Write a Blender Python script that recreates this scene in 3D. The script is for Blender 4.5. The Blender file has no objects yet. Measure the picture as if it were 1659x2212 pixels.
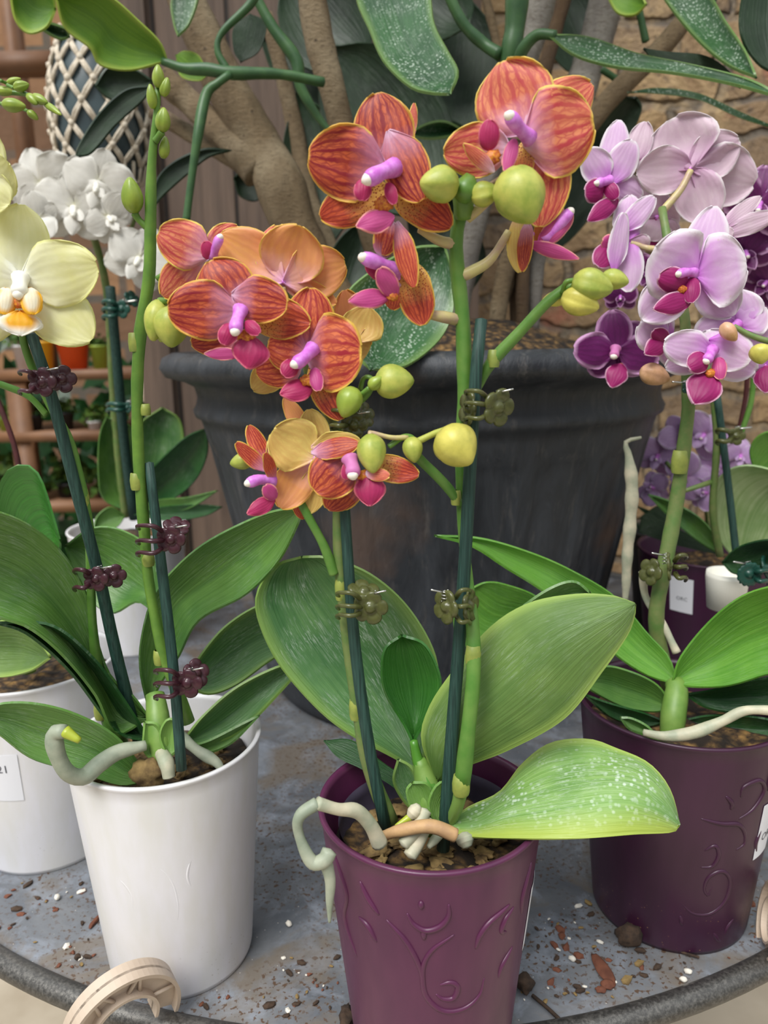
import bpy, bmesh, math, random
from mathutils import Vector, Matrix
from mathutils.noise import noise as pnoise
random.seed(7)
S = bpy.context.scene
COL = S.collection
# ------------------------------------------------------------------ camera
TH, RO, FP, CX, CY, HC = math.radians(12.5), math.radians(-1.0), 1664.0, 829.5, 1106.0, .435
FW = Vector((0, math.cos(TH), -math.sin(TH)))
_r = Vector((1, 0, 0)); _u = Vector((0, math.sin(TH), math.cos(TH)))
CR = _r*math.cos(RO) + _u*math.sin(RO)
CU = -_r*math.sin(RO) + _u*math.cos(RO)
cd = bpy.data.cameras.new('camera'); cam = bpy.data.objects.new('camera', cd); COL.objects.link(cam)
cam.matrix_world = Matrix(((CR.x, CU.x, -FW.x, 0), (CR.y, CU.y, -FW.y, 0), (CR.z, CU.z, -FW.z, HC), (0, 0, 0, 1)))
cd.sensor_fit = 'VERTICAL'; cd.sensor_height = 36; cd.lens = 36*FP/2212
cd.clip_start = .01; cd.clip_end = 60
cd.dof.use_dof = True; cd.dof.focus_distance = .455; cd.dof.aperture_fstop = 9.0
S.camera = cam
# ------------------------------------------------------------------ light
W = bpy.data.worlds.new('world'); S.world = W; W.use_nodes = True
wn = W.node_tree; bg = wn.nodes['Background']
bg.inputs[1].default_value = .95
_tc = wn.nodes.new('ShaderNodeTexCoord'); _sx = wn.nodes.new('ShaderNodeSeparateXYZ'); _rp = wn.nodes.new('ShaderNodeValToRGB')
_mr = wn.nodes.new('ShaderNodeMapRange'); _mr.inputs[1].default_value = -1; _mr.inputs[2].default_value = 1
wn.links.new(_tc.outputs['Generated'], _sx.inputs[0]); wn.links.new(_sx.outputs[2], _mr.inputs[0]); wn.links.new(_mr.outputs[0], _rp.inputs[0]); wn.links.new(_rp.outputs[0], bg.inputs[0])
_e = _rp.color_ramp.elements; _e[0].position = .3; _e[0].color = (.16, .15, .13, 1); _e[1].position = .95; _e[1].color = (1.35, 1.42, 1.5, 1)
_q = _e.new(.5); _q.color = (.36, .36, .34, 1); _q = _e.new(.68); _q.color = (.62, .65, .68, 1)
def lamp(kind, name, energy, loc, aim, color=(1, 1, 1), **k):
    d = bpy.data.lights.new(name, kind); d.energy = energy; d.color = color
    for a, b in k.items(): setattr(d, a, b)
    o = bpy.data.objects.new(name, d); COL.objects.link(o); o.location = loc
    o.rotation_euler = (Vector(aim)-Vector(loc)).to_track_quat('-Z', 'Y').to_euler(); return o
lamp('SUN', 'overcast_sky_light', 3.3, (-1.2, -1.6, 3.4), (0, .5, .2), (1, .985, .95), angle=math.radians(30))
lamp('POINT', 'shop_lamp', 12, (-2.6, 3.2, 2.1), (0, 0, 0), (1, .72, .42), shadow_soft_size=.25)
S.view_settings.view_transform = 'Standard'; S.view_settings.look = 'None'
S.view_settings.exposure = 0.0; S.view_settings.gamma = 1; S.view_settings.use_curve_mapping = False

# ------------------------------------------------------------------ pixel helpers (a photo pixel + a forward distance = a place)
def ray(x, y): return FW + CR*((x-CX)/FP) - CU*((y-CY)/FP)
def at(x, y, F):
    d = ray(x, y); return Vector((0, 0, HC)) + d*(F/d.y)
def onz(x, y, z):
    d = ray(x, y); return Vector((0, 0, HC)) + d*((z-HC)/d.z)
def mpp(p): return (Vector(p)-Vector((0, 0, HC))).dot(FW)/FP   # metres per photo pixel at a place

# ------------------------------------------------------------------ materials
def L(c):
    if isinstance(c, str):
        c = c.lstrip('#'); v = [int(c[i:i+2], 16)/255 for i in (0, 2, 4)]
        return tuple([(x/12.92 if x <= .04045 else ((x+.055)/1.055)**2.4) for x in v]+[1])
    return tuple(c)+((1,) if len(c) == 3 else ())
class NT:
    def __init__(s, name):
        s.m = bpy.data.materials.new(name); s.m.use_nodes = True; s.t = s.m.node_tree
        s.b = s.t.nodes['Principled BSDF']; s.out = s.t.nodes['Material Output']
    def n(s, typ, **k):
        o = s.t.nodes.new(typ)
        for a, b in k.items(): setattr(o, a, b)
        return o
    def l(s, a, b): s.t.links.new(a, b)
    def coord(s, kind='Object'): return s.n('ShaderNodeTexCoord').outputs[kind]
    def mapping(s, v, sc):
        m = s.n('ShaderNodeMapping'); s.l(v, m.inputs[0]); m.inputs['Scale'].default_value = sc; return m.outputs[0]
    def noise(s, v, sc, det=3, rough=.55, dist=0):
        o = s.n('ShaderNodeTexNoise'); s.l(v, o.inputs['Vector']); o.inputs['Scale'].default_value = sc
        o.inputs['Detail'].default_value = det; o.inputs['Roughness'].default_value = rough; o.inputs['Distortion'].default_value = dist
        return o.outputs[0]
    def vor(s, v, sc, feat='F1', out='Distance'):
        o = s.n('ShaderNodeTexVoronoi'); o.feature = feat; s.l(v, o.inputs['Vector']); o.inputs['Scale'].default_value = sc
        return o.outputs[out]
    def ramp(s, v, stops):
        o = s.n('ShaderNodeValToRGB'); s.l(v, o.inputs[0]); e = o.color_ramp.elements
        while len(e) < len(stops): e.new(.5)
        for q, (p, c) in zip(e, stops): q.position = p; q.color = L(c)
        return o.outputs[0]
    def mr(s, v, a, b, c=0, d=1):
        o = s.n('ShaderNodeMapRange'); s.l(v, o.inputs[0])
        for i, q in enumerate((a, b, c, d)): o.inputs[i+1].default_value = q
        return o.outputs[0]
    def math(s, op, a, b=None):
        o = s.n('ShaderNodeMath', operation=op)
        for i, q in enumerate((a, b)):
            if q is None: continue
            if isinstance(q, (int, float)): o.inputs[i].default_value = q
            else: s.l(q, o.inputs[i])
        return o.outputs[0]
    def mix(s, f, a, b, mode='MIX'):
        o = s.n('ShaderNodeMix', data_type='RGBA', blend_type=mode)
        for i, q in ((0, f), (6, a), (7, b)):
            if isinstance(q, (int, float)): o.inputs[i].default_value = q
            elif isinstance(q, (tuple, list, str)): o.inputs[i].default_value = L(q)
            else: s.l(q, o.inputs[i])
        return o.outputs[2]
    def col(s, c):
        if isinstance(c, (tuple, list, str)): s.b.inputs['Base Color'].default_value = L(c)
        else: s.l(c, s.b.inputs['Base Color'])
    def rough(s, r):
        if isinstance(r, (int, float)): s.b.inputs['Roughness'].default_value = r
        else: s.l(r, s.b.inputs['Roughness'])
    def bump(s, h, st=.3, d=.002):
        o = s.n('ShaderNodeBump'); o.inputs['Strength'].default_value = st; o.inputs['Distance'].default_value = d
        s.l(h, o.inputs['Height']); s.l(o.outputs[0], s.b.inputs['Normal'])
    def translucent(s, c, f):
        t = s.n('ShaderNodeBsdfTranslucent'); x = s.n('ShaderNodeMixShader'); x.inputs[0].default_value = f
        if isinstance(c, (tuple, list, str)): t.inputs[0].default_value = L(c)
        else: s.l(c, t.inputs[0])
        s.l(s.b.outputs[0], x.inputs[1]); s.l(t.outputs[0], x.inputs[2]); s.l(x.outputs[0], s.out.inputs[0])

def plain(name, c, rough=.5, metal=0, var=0, sc=60, bump=0, c2=None, spec=.5):
    t = NT(name); co = t.coord()
    if var or c2:
        n = t.noise(co, sc, 4)
        t.col(t.mix(t.mr(n, .35, .65), c, c2 or tuple(min(1, q*(1-var)) for q in L(c)[:3])))
        if bump: t.bump(n, bump, .001)
    else: t.col(c)
    t.rough(rough); t.b.inputs['Metallic'].default_value = metal; t.b.inputs['Specular IOR Level'].default_value = spec
    return t.m

def leafmat(name, base, light, dark, dust_glare=.3, rough=.38, edge=None, spots=0, tip=None):
    t = NT(name); uv = t.coord('UV'); ob = t.coord('Object')
    sx = t.n('ShaderNodeSeparateXYZ'); t.l(uv, sx.inputs[0]); u, v = sx.outputs[0], sx.outputs[1]
    streak = t.noise(t.mapping(uv, (28, 1.6, 1)), 1.0, 4, .6)
    blot = t.noise(ob, 22, 3)
    c = t.mix(t.mr(streak, .3, .7), base, light)
    c = t.mix(t.mr(blot, .45, .75), c, dark)
    cen = t.math('ABSOLUTE', t.math('SUBTRACT', u, .5))
    c = t.mix(t.mr(cen, 0, .012, .6, 0), c, light); c = t.mix(t.mr(cen, .02, .05, .35, 0), c, dark)
    fine = t.noise(t.mapping(uv, (60, 14, 1)), 1.0, 5, .75, 1.0)
    dm = t.math('MULTIPLY', t.mr(fine, .5, .72), t.mr(t.noise(ob, 35, 3), .42, .62, 0, dust_glare))
    c = t.mix(dm, c, (.52, .6, .5))  # pale streaks: leaf dust plus whitish glare put into the colour
    if spots:
        vd = t.vor(ob, 330); m = t.math('MULTIPLY', t.mr(vd, .22, .42, 1, 0), t.mr(t.noise(ob, 38, 3), .40, .60, 0, spots))
        c = t.mix(m, c, (.62, .72, .6))
    if edge: c = t.mix(t.mr(cen, .40, .5), c, edge)
    if tip: c = t.mix(t.mr(t.math('ADD', u, t.math('MULTIPLY', blot, .25)), .82, 1.08), c, tip)
    t.col(c); t.rough(t.mr(fine, .3, .7, rough-.06, rough+.15)); t.bump(t.math('ADD', streak, t.math('MULTIPLY', blot, .8)), .5, .0022)
    t.b.inputs['Specular IOR Level'].default_value = .5
    t.translucent(c, .12); return t.m

def petalmat(name, fill, vein, edge, core, glow, veinamt=.85, edgew=.10, spotbase=None, corelen=.3, trans=.3, net=(9, 5), em=.35):
    """uv.x across, uv.y along; attribute rim = 0 middle .. 1 at the petal's outline"""
    t = NT(name); uv = t.coord('UV'); ob = t.coord('Object')
    sx = t.n('ShaderNodeSeparateXYZ'); t.l(uv, sx.inputs[0]); u, v = sx.outputs[0], sx.outputs[1]
    at_ = t.n('ShaderNodeAttribute', attribute_name='rim').outputs['Fac']
    nz = t.n('ShaderNodeTexNoise'); t.l(ob, nz.inputs['Vector']); nz.inputs['Scale'].default_value = 190; nz.inputs['Detail'].default_value = 2
    wob = t.mix(.055, uv, nz.outputs['Color'], 'ADD')
    mp = t.mapping(wob, (net[0], net[1], 1))
    d = t.vor(t.mapping(wob, (net[0]*2.2, net[1]*1.9, 1)), 1.0, 'DISTANCE_TO_EDGE')
    wv = t.n('ShaderNodeTexWave', wave_type='BANDS', bands_direction='X'); t.l(wob, wv.inputs[0]); wv.inputs['Scale'].default_value = net[0]*.36; wv.inputs['Distortion'].default_value = 1.6; wv.inputs['Detail Scale'].default_value = 2.5
    vm = t.math('MAXIMUM', t.mr(d, .0, .16, .75, 0), t.mr(wv.outputs['Fac'], .45, .85, 0, 1))
    vm = t.math('MULTIPLY', vm, t.mr(t.noise(ob, 80, 2), .3, .62, .65, 1))
    vm = t.math('MULTIPLY', vm, veinamt)
    base = fill
    if isinstance(fill, tuple) and isinstance(fill[0], str): base = t.mix(t.mr(t.noise(ob, 60, 3), .35, .65), fill[0], fill[1])
    c = t.mix(vm, base, vein)
    if spotbase:
        sp = t.mr(t.vor(ob, 1000), .26, .40, 1, 0)
        sb = t.mix(sp, spotbase, vein)
        c = t.mix(t.mr(v, .30, .62, 1, 0), c, sb)
    else:
        g = t.math('ADD', v, t.math('MULTIPLY', t.math('SUBTRACT', t.noise(ob, 150, 3), .5), .22))
        c = t.mix(t.mr(g, corelen*.35, corelen, 1, 0), c, core)
        c = t.mix(t.mr(g, .0, corelen*.5, 1, 0), c, glow)
    em_ = t.mr(t.math('ADD', at_, t.math('MULTIPLY', t.math('SUBTRACT', nz.outputs[0], .5), .06)), 1-edgew*1.5, 1-edgew*.45)
    c = t.mix(em_, c, edge)
    t.col(c); t.rough(.5); t.b.inputs['Sheen Weight'].default_value = .08
    t.bump(wv.outputs['Fac'], .12, .0006)
    t.translucent(c, trans); return t.m

M = {}
M['leaf'] = leafmat('orchid_leaf_green', '#547f34', '#6f9a4b', '#3f6d33', .5, .30)
M['leaf_dusty_glare'] = leafmat('dusty_glare_leaf_green', '#48763f', '#6b9358', '#3a6838', 1.0, .30, edge='#7fa04f')  # dustiest leaf; its pale streaks also paint in whitish glare
M['leaf_under'] = leafmat('leaf_underside', '#5f7d38', '#73914b', '#4f7033', .35, .42, edge='#9bb65a')
M['leaf_bright'] = leafmat('bright_leaf_green', '#5a962f', '#78ad45', '#47822a', .2, .27)
M['leaf_new'] = leafmat('new_leaf_green', '#38762a', '#478533', '#2a6222', .05, .16)
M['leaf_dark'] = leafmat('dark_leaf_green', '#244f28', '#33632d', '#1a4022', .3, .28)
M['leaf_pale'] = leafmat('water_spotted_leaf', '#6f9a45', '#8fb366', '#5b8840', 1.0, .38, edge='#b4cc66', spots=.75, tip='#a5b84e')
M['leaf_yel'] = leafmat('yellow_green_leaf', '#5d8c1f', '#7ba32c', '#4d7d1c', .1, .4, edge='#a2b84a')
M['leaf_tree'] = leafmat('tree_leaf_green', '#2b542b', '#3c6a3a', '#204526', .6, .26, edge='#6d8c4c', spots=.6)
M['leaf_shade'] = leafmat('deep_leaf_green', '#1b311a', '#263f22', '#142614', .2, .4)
M['sheath2'] = leafmat('sheath_green', '#6f9a42', '#8aad5a', '#5a8636', .2, .35)
M['leaf_strip'] = leafmat('striped_pale_leaf', '#8fae6a', '#c3d5a3', '#6f9a4c', .2, .4)
M['stem'] = plain('stem_green', '#648a3c', .45, c2='#4f7f2f', sc=90, bump=.2)
M['stem_bright'] = plain('stem_bright_green', '#6a8f38', .4, c2='#557c30', sc=90, bump=.25)
M['sheath'] = plain('leaf_sheath_green', '#7b9a4a', .45, c2='#658a3a', sc=70, bump=.3)
M['stem_dull'] = plain('stem_dull_green', '#75804a', .5, c2='#5c7a3c', sc=120, bump=.3)
M['stem_tree'] = plain('vine_stem_green', '#44683a', .45, c2='#335632', sc=60, bump=.2)
M['node'] = plain('node_bract_yellow_green', '#98a04a', .5, c2='#7d8c40', sc=150)
M['pedicel'] = plain('pedicel_cream', '#c9bd7c', .4, c2='#b99a86', sc=120)
M['red_stem'] = plain('cane_dark_red', '#5a2a2a', .5, c2='#442020')
M['bud'] = plain('bud_yellow_green', '#b9bb58', .42, c2='#8f9f40', sc=110, bump=.25)
M['bud_green'] = plain('bud_fresh_green', '#98ab42', .35, c2='#7f9638', sc=120)
M['bud_yellow'] = plain('bud_yellow', '#d2c85e', .42, c2='#b0aa4c', sc=110, bump=.25)
M['bud_pink'] = plain('bud_peach', '#d9a98a', .45, c2='#b58a5a', sc=100)
def stakemat():
    t = NT('stake_dark_green'); co = t.coord(); n = t.noise(t.mapping(co, (900, 900, 30)), 1, 3)
    t.col(t.mix(t.mr(n, .35, .7), '#13312b', '#2f5147')); t.rough(.6); t.bump(n, .4, .0008); return t.m
M['stake'] = stakemat()
M['maroon'] = plain('clip_maroon_plastic', '#47252d', .3, c2='#3b1d26', sc=300)
M['olive'] = plain('clip_olive_plastic', '#56592f', .28, c2='#4a4d28', sc=300)
M['clip_green'] = plain('clip_green_plastic', '#1f4a3e', .3)
M['steel'] = plain('spring_steel', '#c9c9c4', .25, 1)
def potmat(name, c, c2, dirt, rough=.33):
    t = NT(name); co = t.coord(); n = t.noise(t.mapping(co, (1, 1, .25)), 60, 4)
    sp = t.mr(t.vor(co, 260), .10, .16, 1, 0); sx = t.n('ShaderNodeSeparateXYZ'); t.l(co, sx.inputs[0])
    low = t.math('MULTIPLY', sp, t.math('MULTIPLY', t.mr(sx.outputs[2], .0, .045, 1, 0), t.mr(t.noise(co, 40), .45, .6)))
    t.col(t.mix(low, t.mix(t.mr(n, .35, .7), c, c2), dirt)); t.rough(t.mr(n, .3, .7, rough, rough+.12))
    t.b.inputs['Subsurface Weight'].default_value = .0; return t.m
M['purple'] = potmat('purple_plastic', '#5a2748', '#4f2241', '#a87f5c')
M['purple_dark'] = potmat('dark_purple_plastic', '#3f1c36', '#38192f', '#a87f5c')
M['white'] = potmat('white_plastic', '#e8e6ea', '#e0deda', '#9c8f7a', .3)
M['grey_liner'] = plain('liner_grey_violet', '#5c5468', .5, c2='#4a4456', sc=50)
M['root'] = plain('root_pale', '#c9c0a6', .55, c2='#9fa48c', sc=70, bump=.5)
M['root_tan'] = plain('root_tan', '#c7a06f', .6, c2='#a98560', sc=90, bump=.6)
M['root_grey'] = plain('root_silver_green', '#a9ad98', .5, c2='#8a9480', sc=80, bump=.4)
M['root_tip'] = plain('root_tip_green', '#a8b43a', .35)
M['bark'] = plain('bark_chip', '#9a8050', .9, c2='#4f3c22', sc=90, bump=.8)
M['bark_red'] = plain('bark_chip_red', '#7a4a35', .85, c2='#5e3627', sc=90, bump=.6)
M['bark_dark'] = plain('bark_clump_dark', '#4c3a2c', .9, c2='#2e231b', sc=160, bump=1)
M['perlite'] = plain('perlite_white', '#e4ddd0', .8)
M['label'] = plain('paper_label', '#e9e9ee', .5)
M['ink'] = plain('printed_ink', '#4a4a52', .6)
def soilmat():
    t = NT('potting_mix'); co = t.coord(); v = t.vor(co, 95, out='Color'); d = t.vor(co, 95)
    n = t.noise(co, 180, 4)
    t.col(t.mix(t.mr(d, .2, .7), t.mix(t.mr(n, .4, .6), '#8a6a3c', '#3c2b1c'), '#20170f')); t.rough(.95); t.bump(d, 1, .004); return t.m
M['soil'] = soilmat()
def woodtrunk(name, a, b, c):
    t = NT(name); co = t.coord(); n = t.noise(t.mapping(co, (1, 1, .35)), 38, 5, .65); k = t.noise(co, 14, 2)
    n9 = t.noise(t.mapping(co, (1, 1, 2.2)), 130, 5, .75); sp = t.vor(co, 60)
    col = t.mix(t.mr(n, .3, .7), a, b); col = t.mix(t.mr(k, .5, .7, 0, .7), col, c); col = t.mix(t.mr(n9, .5, .66, 0, .55), col, '#5a4a36'); col = t.mix(t.mr(sp, .05, .14, .8, 0), col, '#3a2c1e')
    t.col(col); t.rough(.8); t.bump(t.math('ADD', n, n9), .9, .005); return t.m
M['trunk'] = woodtrunk('trunk_bark_tan', '#8f7a5c', '#6f5c42', '#a8977a')
M['trunk_grey'] = woodtrunk('trunk_bark_grey', '#9a948a', '#77706a', '#b5afa4')
M['trunk_dark'] = woodtrunk('trunk_bark_brown', '#6a5035', '#4a3826', '#7d6645')
def planter():
    t = NT('planter_charcoal'); co = t.coord(); n = t.noise(t.mapping(co, (3, 3, .6)), 9, 6, .7, .6); st = t.noise(t.mapping(co, (14, 14, .8)), 6, 5, .7)
    c = t.mix(t.mr(n, .35, .7), '#26292d', '#43464b'); c = t.mix(t.mr(st, .55, .75, 0, .6), c, '#686460'); c = t.mix(t.mr(t.noise(co, 5, 4), .58, .68, 0, .7), c, '#5e4a3e')
    t.col(c); t.rough(t.mr(n, .3, .7, .42, .7)); t.bump(n, .5, .006); return t.m
M['planter'] = planter()
def zinc():
    t = NT('zinc_tabletop'); co = t.coord()
    n1 = t.noise(co, 7, 6, .65, 1.2); n2 = t.noise(co, 26, 5, .7, .5); n3 = t.noise(co, 140, 3)
    c = t.mix(t.mr(n1, .35, .65), '#5c6067', '#7a7c7f'); c = t.mix(t.mr(n2, .48, .66, 0, .75), c, '#9096a0')
    c = t.mix(t.mr(t.noise(co, 13, 5, .6, .8), .5, .62, 0, .75), c, '#75695a')
    dirt = t.math('MULTIPLY', t.mr(t.noise(co, 260, 4), .56, .61), t.mr(t.noise(co, 9, 3), .40, .55)); c = t.mix(dirt, c, '#5a4535')
    wsp = t.math('MULTIPLY', t.mr(t.vor(co, 130), .03, .07, 1, 0), .9); c = t.mix(wsp, c, '#cfcac0')
    t.col(c); t.rough(t.mr(n2, .3, .7, .38, .62)); t.b.inputs['Metallic'].default_value = .25; t.bump(n3, .25, .001); return t.m
M['zinc'] = zinc()
def rail():
    t = NT('worn_steel_rail'); co = t.coord(); n = t.noise(co, 420, 3, .7); b = t.noise(co, 60, 3)
    c = t.mix(t.mr(n, .4, .7), '#595754', '#7d7a75'); 
    g = t.n('ShaderNodeNewGeometry')
    px = t.n('ShaderNodeSeparateXYZ'); t.l(co, px.inputs[0])
    blue = t.math('MULTIPLY', t.mr(px.outputs[0], -.20, -.215), t.mr(t.noise(co, 70, 2), .66, .69))
    t.col(t.mix(blue, c, '#2466b4')); t.rough(t.mr(n, .3, .7, .3, .55)); t.b.inputs['Metallic'].default_value = .75; t.bump(n, .3, .0008); return t.m
M['rail'] = rail()
M['beige'] = plain('beige_plastic', '#c9b7a4', .4, c2='#c0ac98', sc=30)
def stone():
    t = NT('rough_brick_wall'); co = t.coord()
    sw = t.n('ShaderNodeMapping'); t.l(co, sw.inputs[0]); sw.inputs['Rotation'].default_value = (math.radians(90), 0, 0)
    wz = t.n('ShaderNodeTexNoise'); t.l(co, wz.inputs['Vector']); wz.inputs['Scale'].default_value = 9; wob = t.mix(.07, sw.outputs[0], wz.outputs['Color'], 'ADD')
    br = t.n('ShaderNodeTexBrick'); t.l(wob, br.inputs[0]); br.inputs['Scale'].default_value = 1
    br.inputs['Brick Width'].default_value = .24; br.inputs['Row Height'].default_value = .085; br.inputs['Mortar Size'].default_value = .014; br.inputs['Mortar Smooth'].default_value = .7
    br.inputs['Color1'].default_value = L('#9a7c58'); br.inputs['Color2'].default_value = L('#7c6a58'); br.inputs['Mortar'].default_value = L('#6d6358')
    n = t.noise(co, 9, 6, .7, .5); n2 = t.noise(co, 45, 4)
    c = t.mix(t.mr(n, .45, .65, 0, .8), br.outputs[0], '#bb9f76'); c = t.mix(t.mr(n2, .55, .7, 0, .8), c, '#574a40')
    c = t.mix(t.mr(t.noise(co, 5, 3), .62, .7, 0, .8), c, '#a0604c')
    t.col(c); t.rough(.9); t.bump(t.math('ADD', t.math('MULTIPLY', br.outputs[1], -.6), n), 1, .03); return t.m
M['brick'] = stone()
def terracotta():
    t = NT('terracotta_brick'); co = t.coord()
    sw = t.n('ShaderNodeMapping'); t.l(co, sw.inputs[0]); sw.inputs['Rotation'].default_value = (math.radians(90), 0, 0)
    br = t.n('ShaderNodeTexBrick'); t.l(sw.outputs[0], br.inputs[0]); br.inputs['Scale'].default_value = 1
    br.inputs['Brick Width'].default_value = .5; br.inputs['Row Height'].default_value = .22; br.inputs['Mortar Size'].default_value = .02
    br.inputs['Color1'].default_value = L('#a47c58'); br.inputs['Color2'].default_value = L('#664c38'); br.inputs['Mortar'].default_value = L('#5e564c')
    n = t.noise(co, 8, 5); t.col(t.mix(t.mr(n, .4, .7, 0, .5), br.outputs[0], '#7a5a44')); t.rough(.9); t.bump(n, .6, .02); return t.m
M['terracotta_wall'] = terracotta()
def planks(name, a, b, w):
    t = NT(name); co = t.coord(); n = t.noise(t.mapping(co, (12, 12, .8)), 3, 5, .6)
    sx = t.n('ShaderNodeSeparateXYZ'); t.l(co, sx.inputs[0])
    fr = t.math('FRACT', t.math('DIVIDE', sx.outputs[0], w)); gap = t.mr(t.math('ABSOLUTE', t.math('SUBTRACT', fr, .5)), .46, .49)
    t.col(t.mix(gap, t.mix(t.mr(n, .3, .7), a, b), '#1c1511')); t.rough(.75); t.bump(t.math('SUBTRACT', n, gap), .6, .008); return t.m
M['planks'] = planks('weathered_plank', '#6b584b', '#4a3c33', .14)
M['shelf'] = plain('shelf_wood', '#80593a', .6, c2='#66452d', sc=8, bump=.2)
M['concrete'] = plain('pale_concrete', '#b7ab98', .85, c2='#a0937f', sc=6, bump=.4)
M['stone_leg'] = plain('pedestal_stone', '#b3a894', .85, c2='#93876f', sc=20, bump=.6)
M['cord'] = plain('cotton_cord', '#ddd2c0', .85, c2='#c6b8a2', sc=300, bump=.6)
M['slate'] = plain('slate_blue_glaze', '#49585c', .35, c2='#39464b', sc=20)
M['orange_pot'] = plain('orange_plastic', '#e8551c', .45)
M['yellow_pot'] = plain('yellow_plastic', '#e2a81c', .45)
M['lime_pot'] = plain('lime_plastic', '#90a83c', .45)
M['white_box'] = plain('cream_box', '#e6d6bf', .6)
M['black'] = plain('black_plastic', '#1c1d1f', .5)
M['bush'] = plain('small_foliage', '#6f8c3c', .6, c2='#3f6428', sc=20)
# petals
M['petal'] = petalmat('orange_red_petal', ('#ec8650', '#e47548'), '#ac2434', '#f0cb58', '#e3a6c6', '#f6e2f8', edgew=.055, corelen=.46, veinamt=1)
M['petal_light'] = petalmat('coral_petal', ('#f6a276', '#f09264'), '#cc4452', '#f3d868', '#f4c0da', '#fcecfd', edgew=.05, veinamt=.95, corelen=.5)
M['petal_red'] = petalmat('deep_red_petal', ('#dd7442', '#d2603a'), '#941a2a', '#eec256', '#d998b6', '#f0d2ea', edgew=.055, corelen=.5, veinamt=1)
M['sepal_spot'] = petalmat('spotted_sepal', ('#e06a40', '#d65a38'), '#901a28', '#f0c858', '#e6b24a', '#e6b24a', spotbase='#eec468', edgew=.055)
M['petal_back'] = petalmat('peach_petal_back', ('#f3ab72', '#efb060'), '#e6906a', '#eec25c', '#f6bfc0', '#e8a8e2', veinamt=.3, edgew=.05, corelen=.5)
M['petal_backy'] = petalmat('yellow_petal_back', ('#ecd77a', '#e8c56e'), '#dca45a', '#ecd976', '#f0cba8', '#f2cbe0', veinamt=.35, edgew=.05, corelen=.3)
M['lip'] = petalmat('magenta_lip', ('#c9366e', '#b92a66'), '#a0205a', '#e87a8e', '#c2306a', '#d9709e', veinamt=.3, edgew=.08, corelen=.2)
M['lip_light'] = petalmat('pink_lip', ('#d85a9a', '#cc4a90'), '#b03380', '#f3a7a0', '#d86aa8', '#e28ac8', veinamt=.2, edgew=.1, corelen=.2)
M['column'] = plain('column_lilac', '#dd8fe4', .4, c2='#c765c8', sc=260)
M['anther'] = plain('anther_cream', '#f4ecdf', .4)
M['callus'] = plain('speckled_yellow_callus', '#e29a2e', .5, c2='#b8442c', sc=700)
M['yel'] = petalmat('pale_yellow_petal', ('#f4f1be', '#f0eca8'), '#e6e69a', '#ecea9e', '#f8f7e0', '#ffffff', veinamt=.3, edgew=.05, corelen=.6)
M['yel_side'] = petalmat('cream_side_lobe', ('#fbf6e4', '#f8f0d4'), '#f2e2b0', '#f6bf22', '#fdf8ec', '#f6c040', veinamt=.2, edgew=.35)
M['yel_mid'] = petalmat('golden_midlobe', ('#f7c21e', '#f5b814'), '#ee9f18', '#fbf8ee', '#f3ae18', '#e8861a', veinamt=.2, edgew=.3)
M['yel_lip'] = petalmat('golden_lip', ('#f4bb1e', '#f1b012'), '#e08a18', '#f5c84a', '#f0a81a', '#e07f18', veinamt=.3, edgew=.05)
M['cream'] = plain('column_cream', '#f6f3e6', .4)
M['wht'] = petalmat('white_petal', ('#f4f1ea', '#efece4'), '#e4e0d8', '#f4f2ea', '#eeecd8', '#e6e2b0', veinamt=.25, edgew=.05)
M['pnk'] = petalmat('blush_petal', ('#eccfea', '#e8c4ea'), '#dcaade', '#f4ecf2', '#df8fe6', '#dc6fe6', veinamt=.35, edgew=.16, corelen=.55)
M['pnk_back'] = petalmat('blush_petal_back', ('#e9d3dd', '#e4c9d8'), '#d9b6cc', '#eadfe2', '#dab0cf', '#cf9cc0', veinamt=.3, edgew=.06, corelen=.5)
M['pnk_lip'] = petalmat('crimson_lip', ('#b21f74', '#a3186a'), '#8c1260', '#e9b9d0', '#c23a8a', '#d58a50', veinamt=.3, edgew=.08, corelen=.2)
M['dpu'] = petalmat('deep_purple_petal', ('#6f1766', '#7d1f70'), '#54104e', '#d7a4cf', '#641262', '#b875b8', veinamt=.5, edgew=.16, corelen=.2)
M['lil'] = petalmat('lilac_petal', ('#dcbfe2', '#d2aedb'), '#bd8acb', '#eadcee', '#cf9ac9', '#b877b8', veinamt=.4, edgew=.08)

# ------------------------------------------------------------------ object helpers
def cr(pts, n):
    """Catmull-Rom through tuples/Vectors of any dimension, n samples spaced by arc length"""
    P = [tuple(p) for p in pts]
    if len(P) == 2: P = [P[0], tuple((a+b)/2 for a, b in zip(*P)), P[1]]
    D = len(P[0]); Q = [tuple(2*P[0][k]-P[1][k] for k in range(D))]+P+[tuple(2*P[-1][k]-P[-2][k] for k in range(D))]
    out = []
    for i in range(1, len(Q)-2):
        a, b, c, d = Q[i-1:i+3]
        for j in range(12):
            t = j/12
            out.append(tuple(.5*(2*b[k]+(c[k]-a[k])*t+(2*a[k]-5*b[k]+4*c[k]-d[k])*t*t+(3*b[k]-a[k]-3*c[k]+d[k])*t**3) for k in range(D)))
    out.append(P[-1])
    m = min(3, D); L_ = [0]
    for i in range(1, len(out)): L_.append(L_[-1]+math.dist(out[i][:m], out[i-1][:m]))
    res = []; k = 0
    for i in range(n):
        s = L_[-1]*i/(n-1)
        while k < len(L_)-2 and L_[k+1] < s: k += 1
        h = (s-L_[k])/max(1e-9, L_[k+1]-L_[k]); res.append(tuple(a+(b-a)*h for a, b in zip(out[k], out[k+1])))
    return res
ORG = {}
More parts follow.
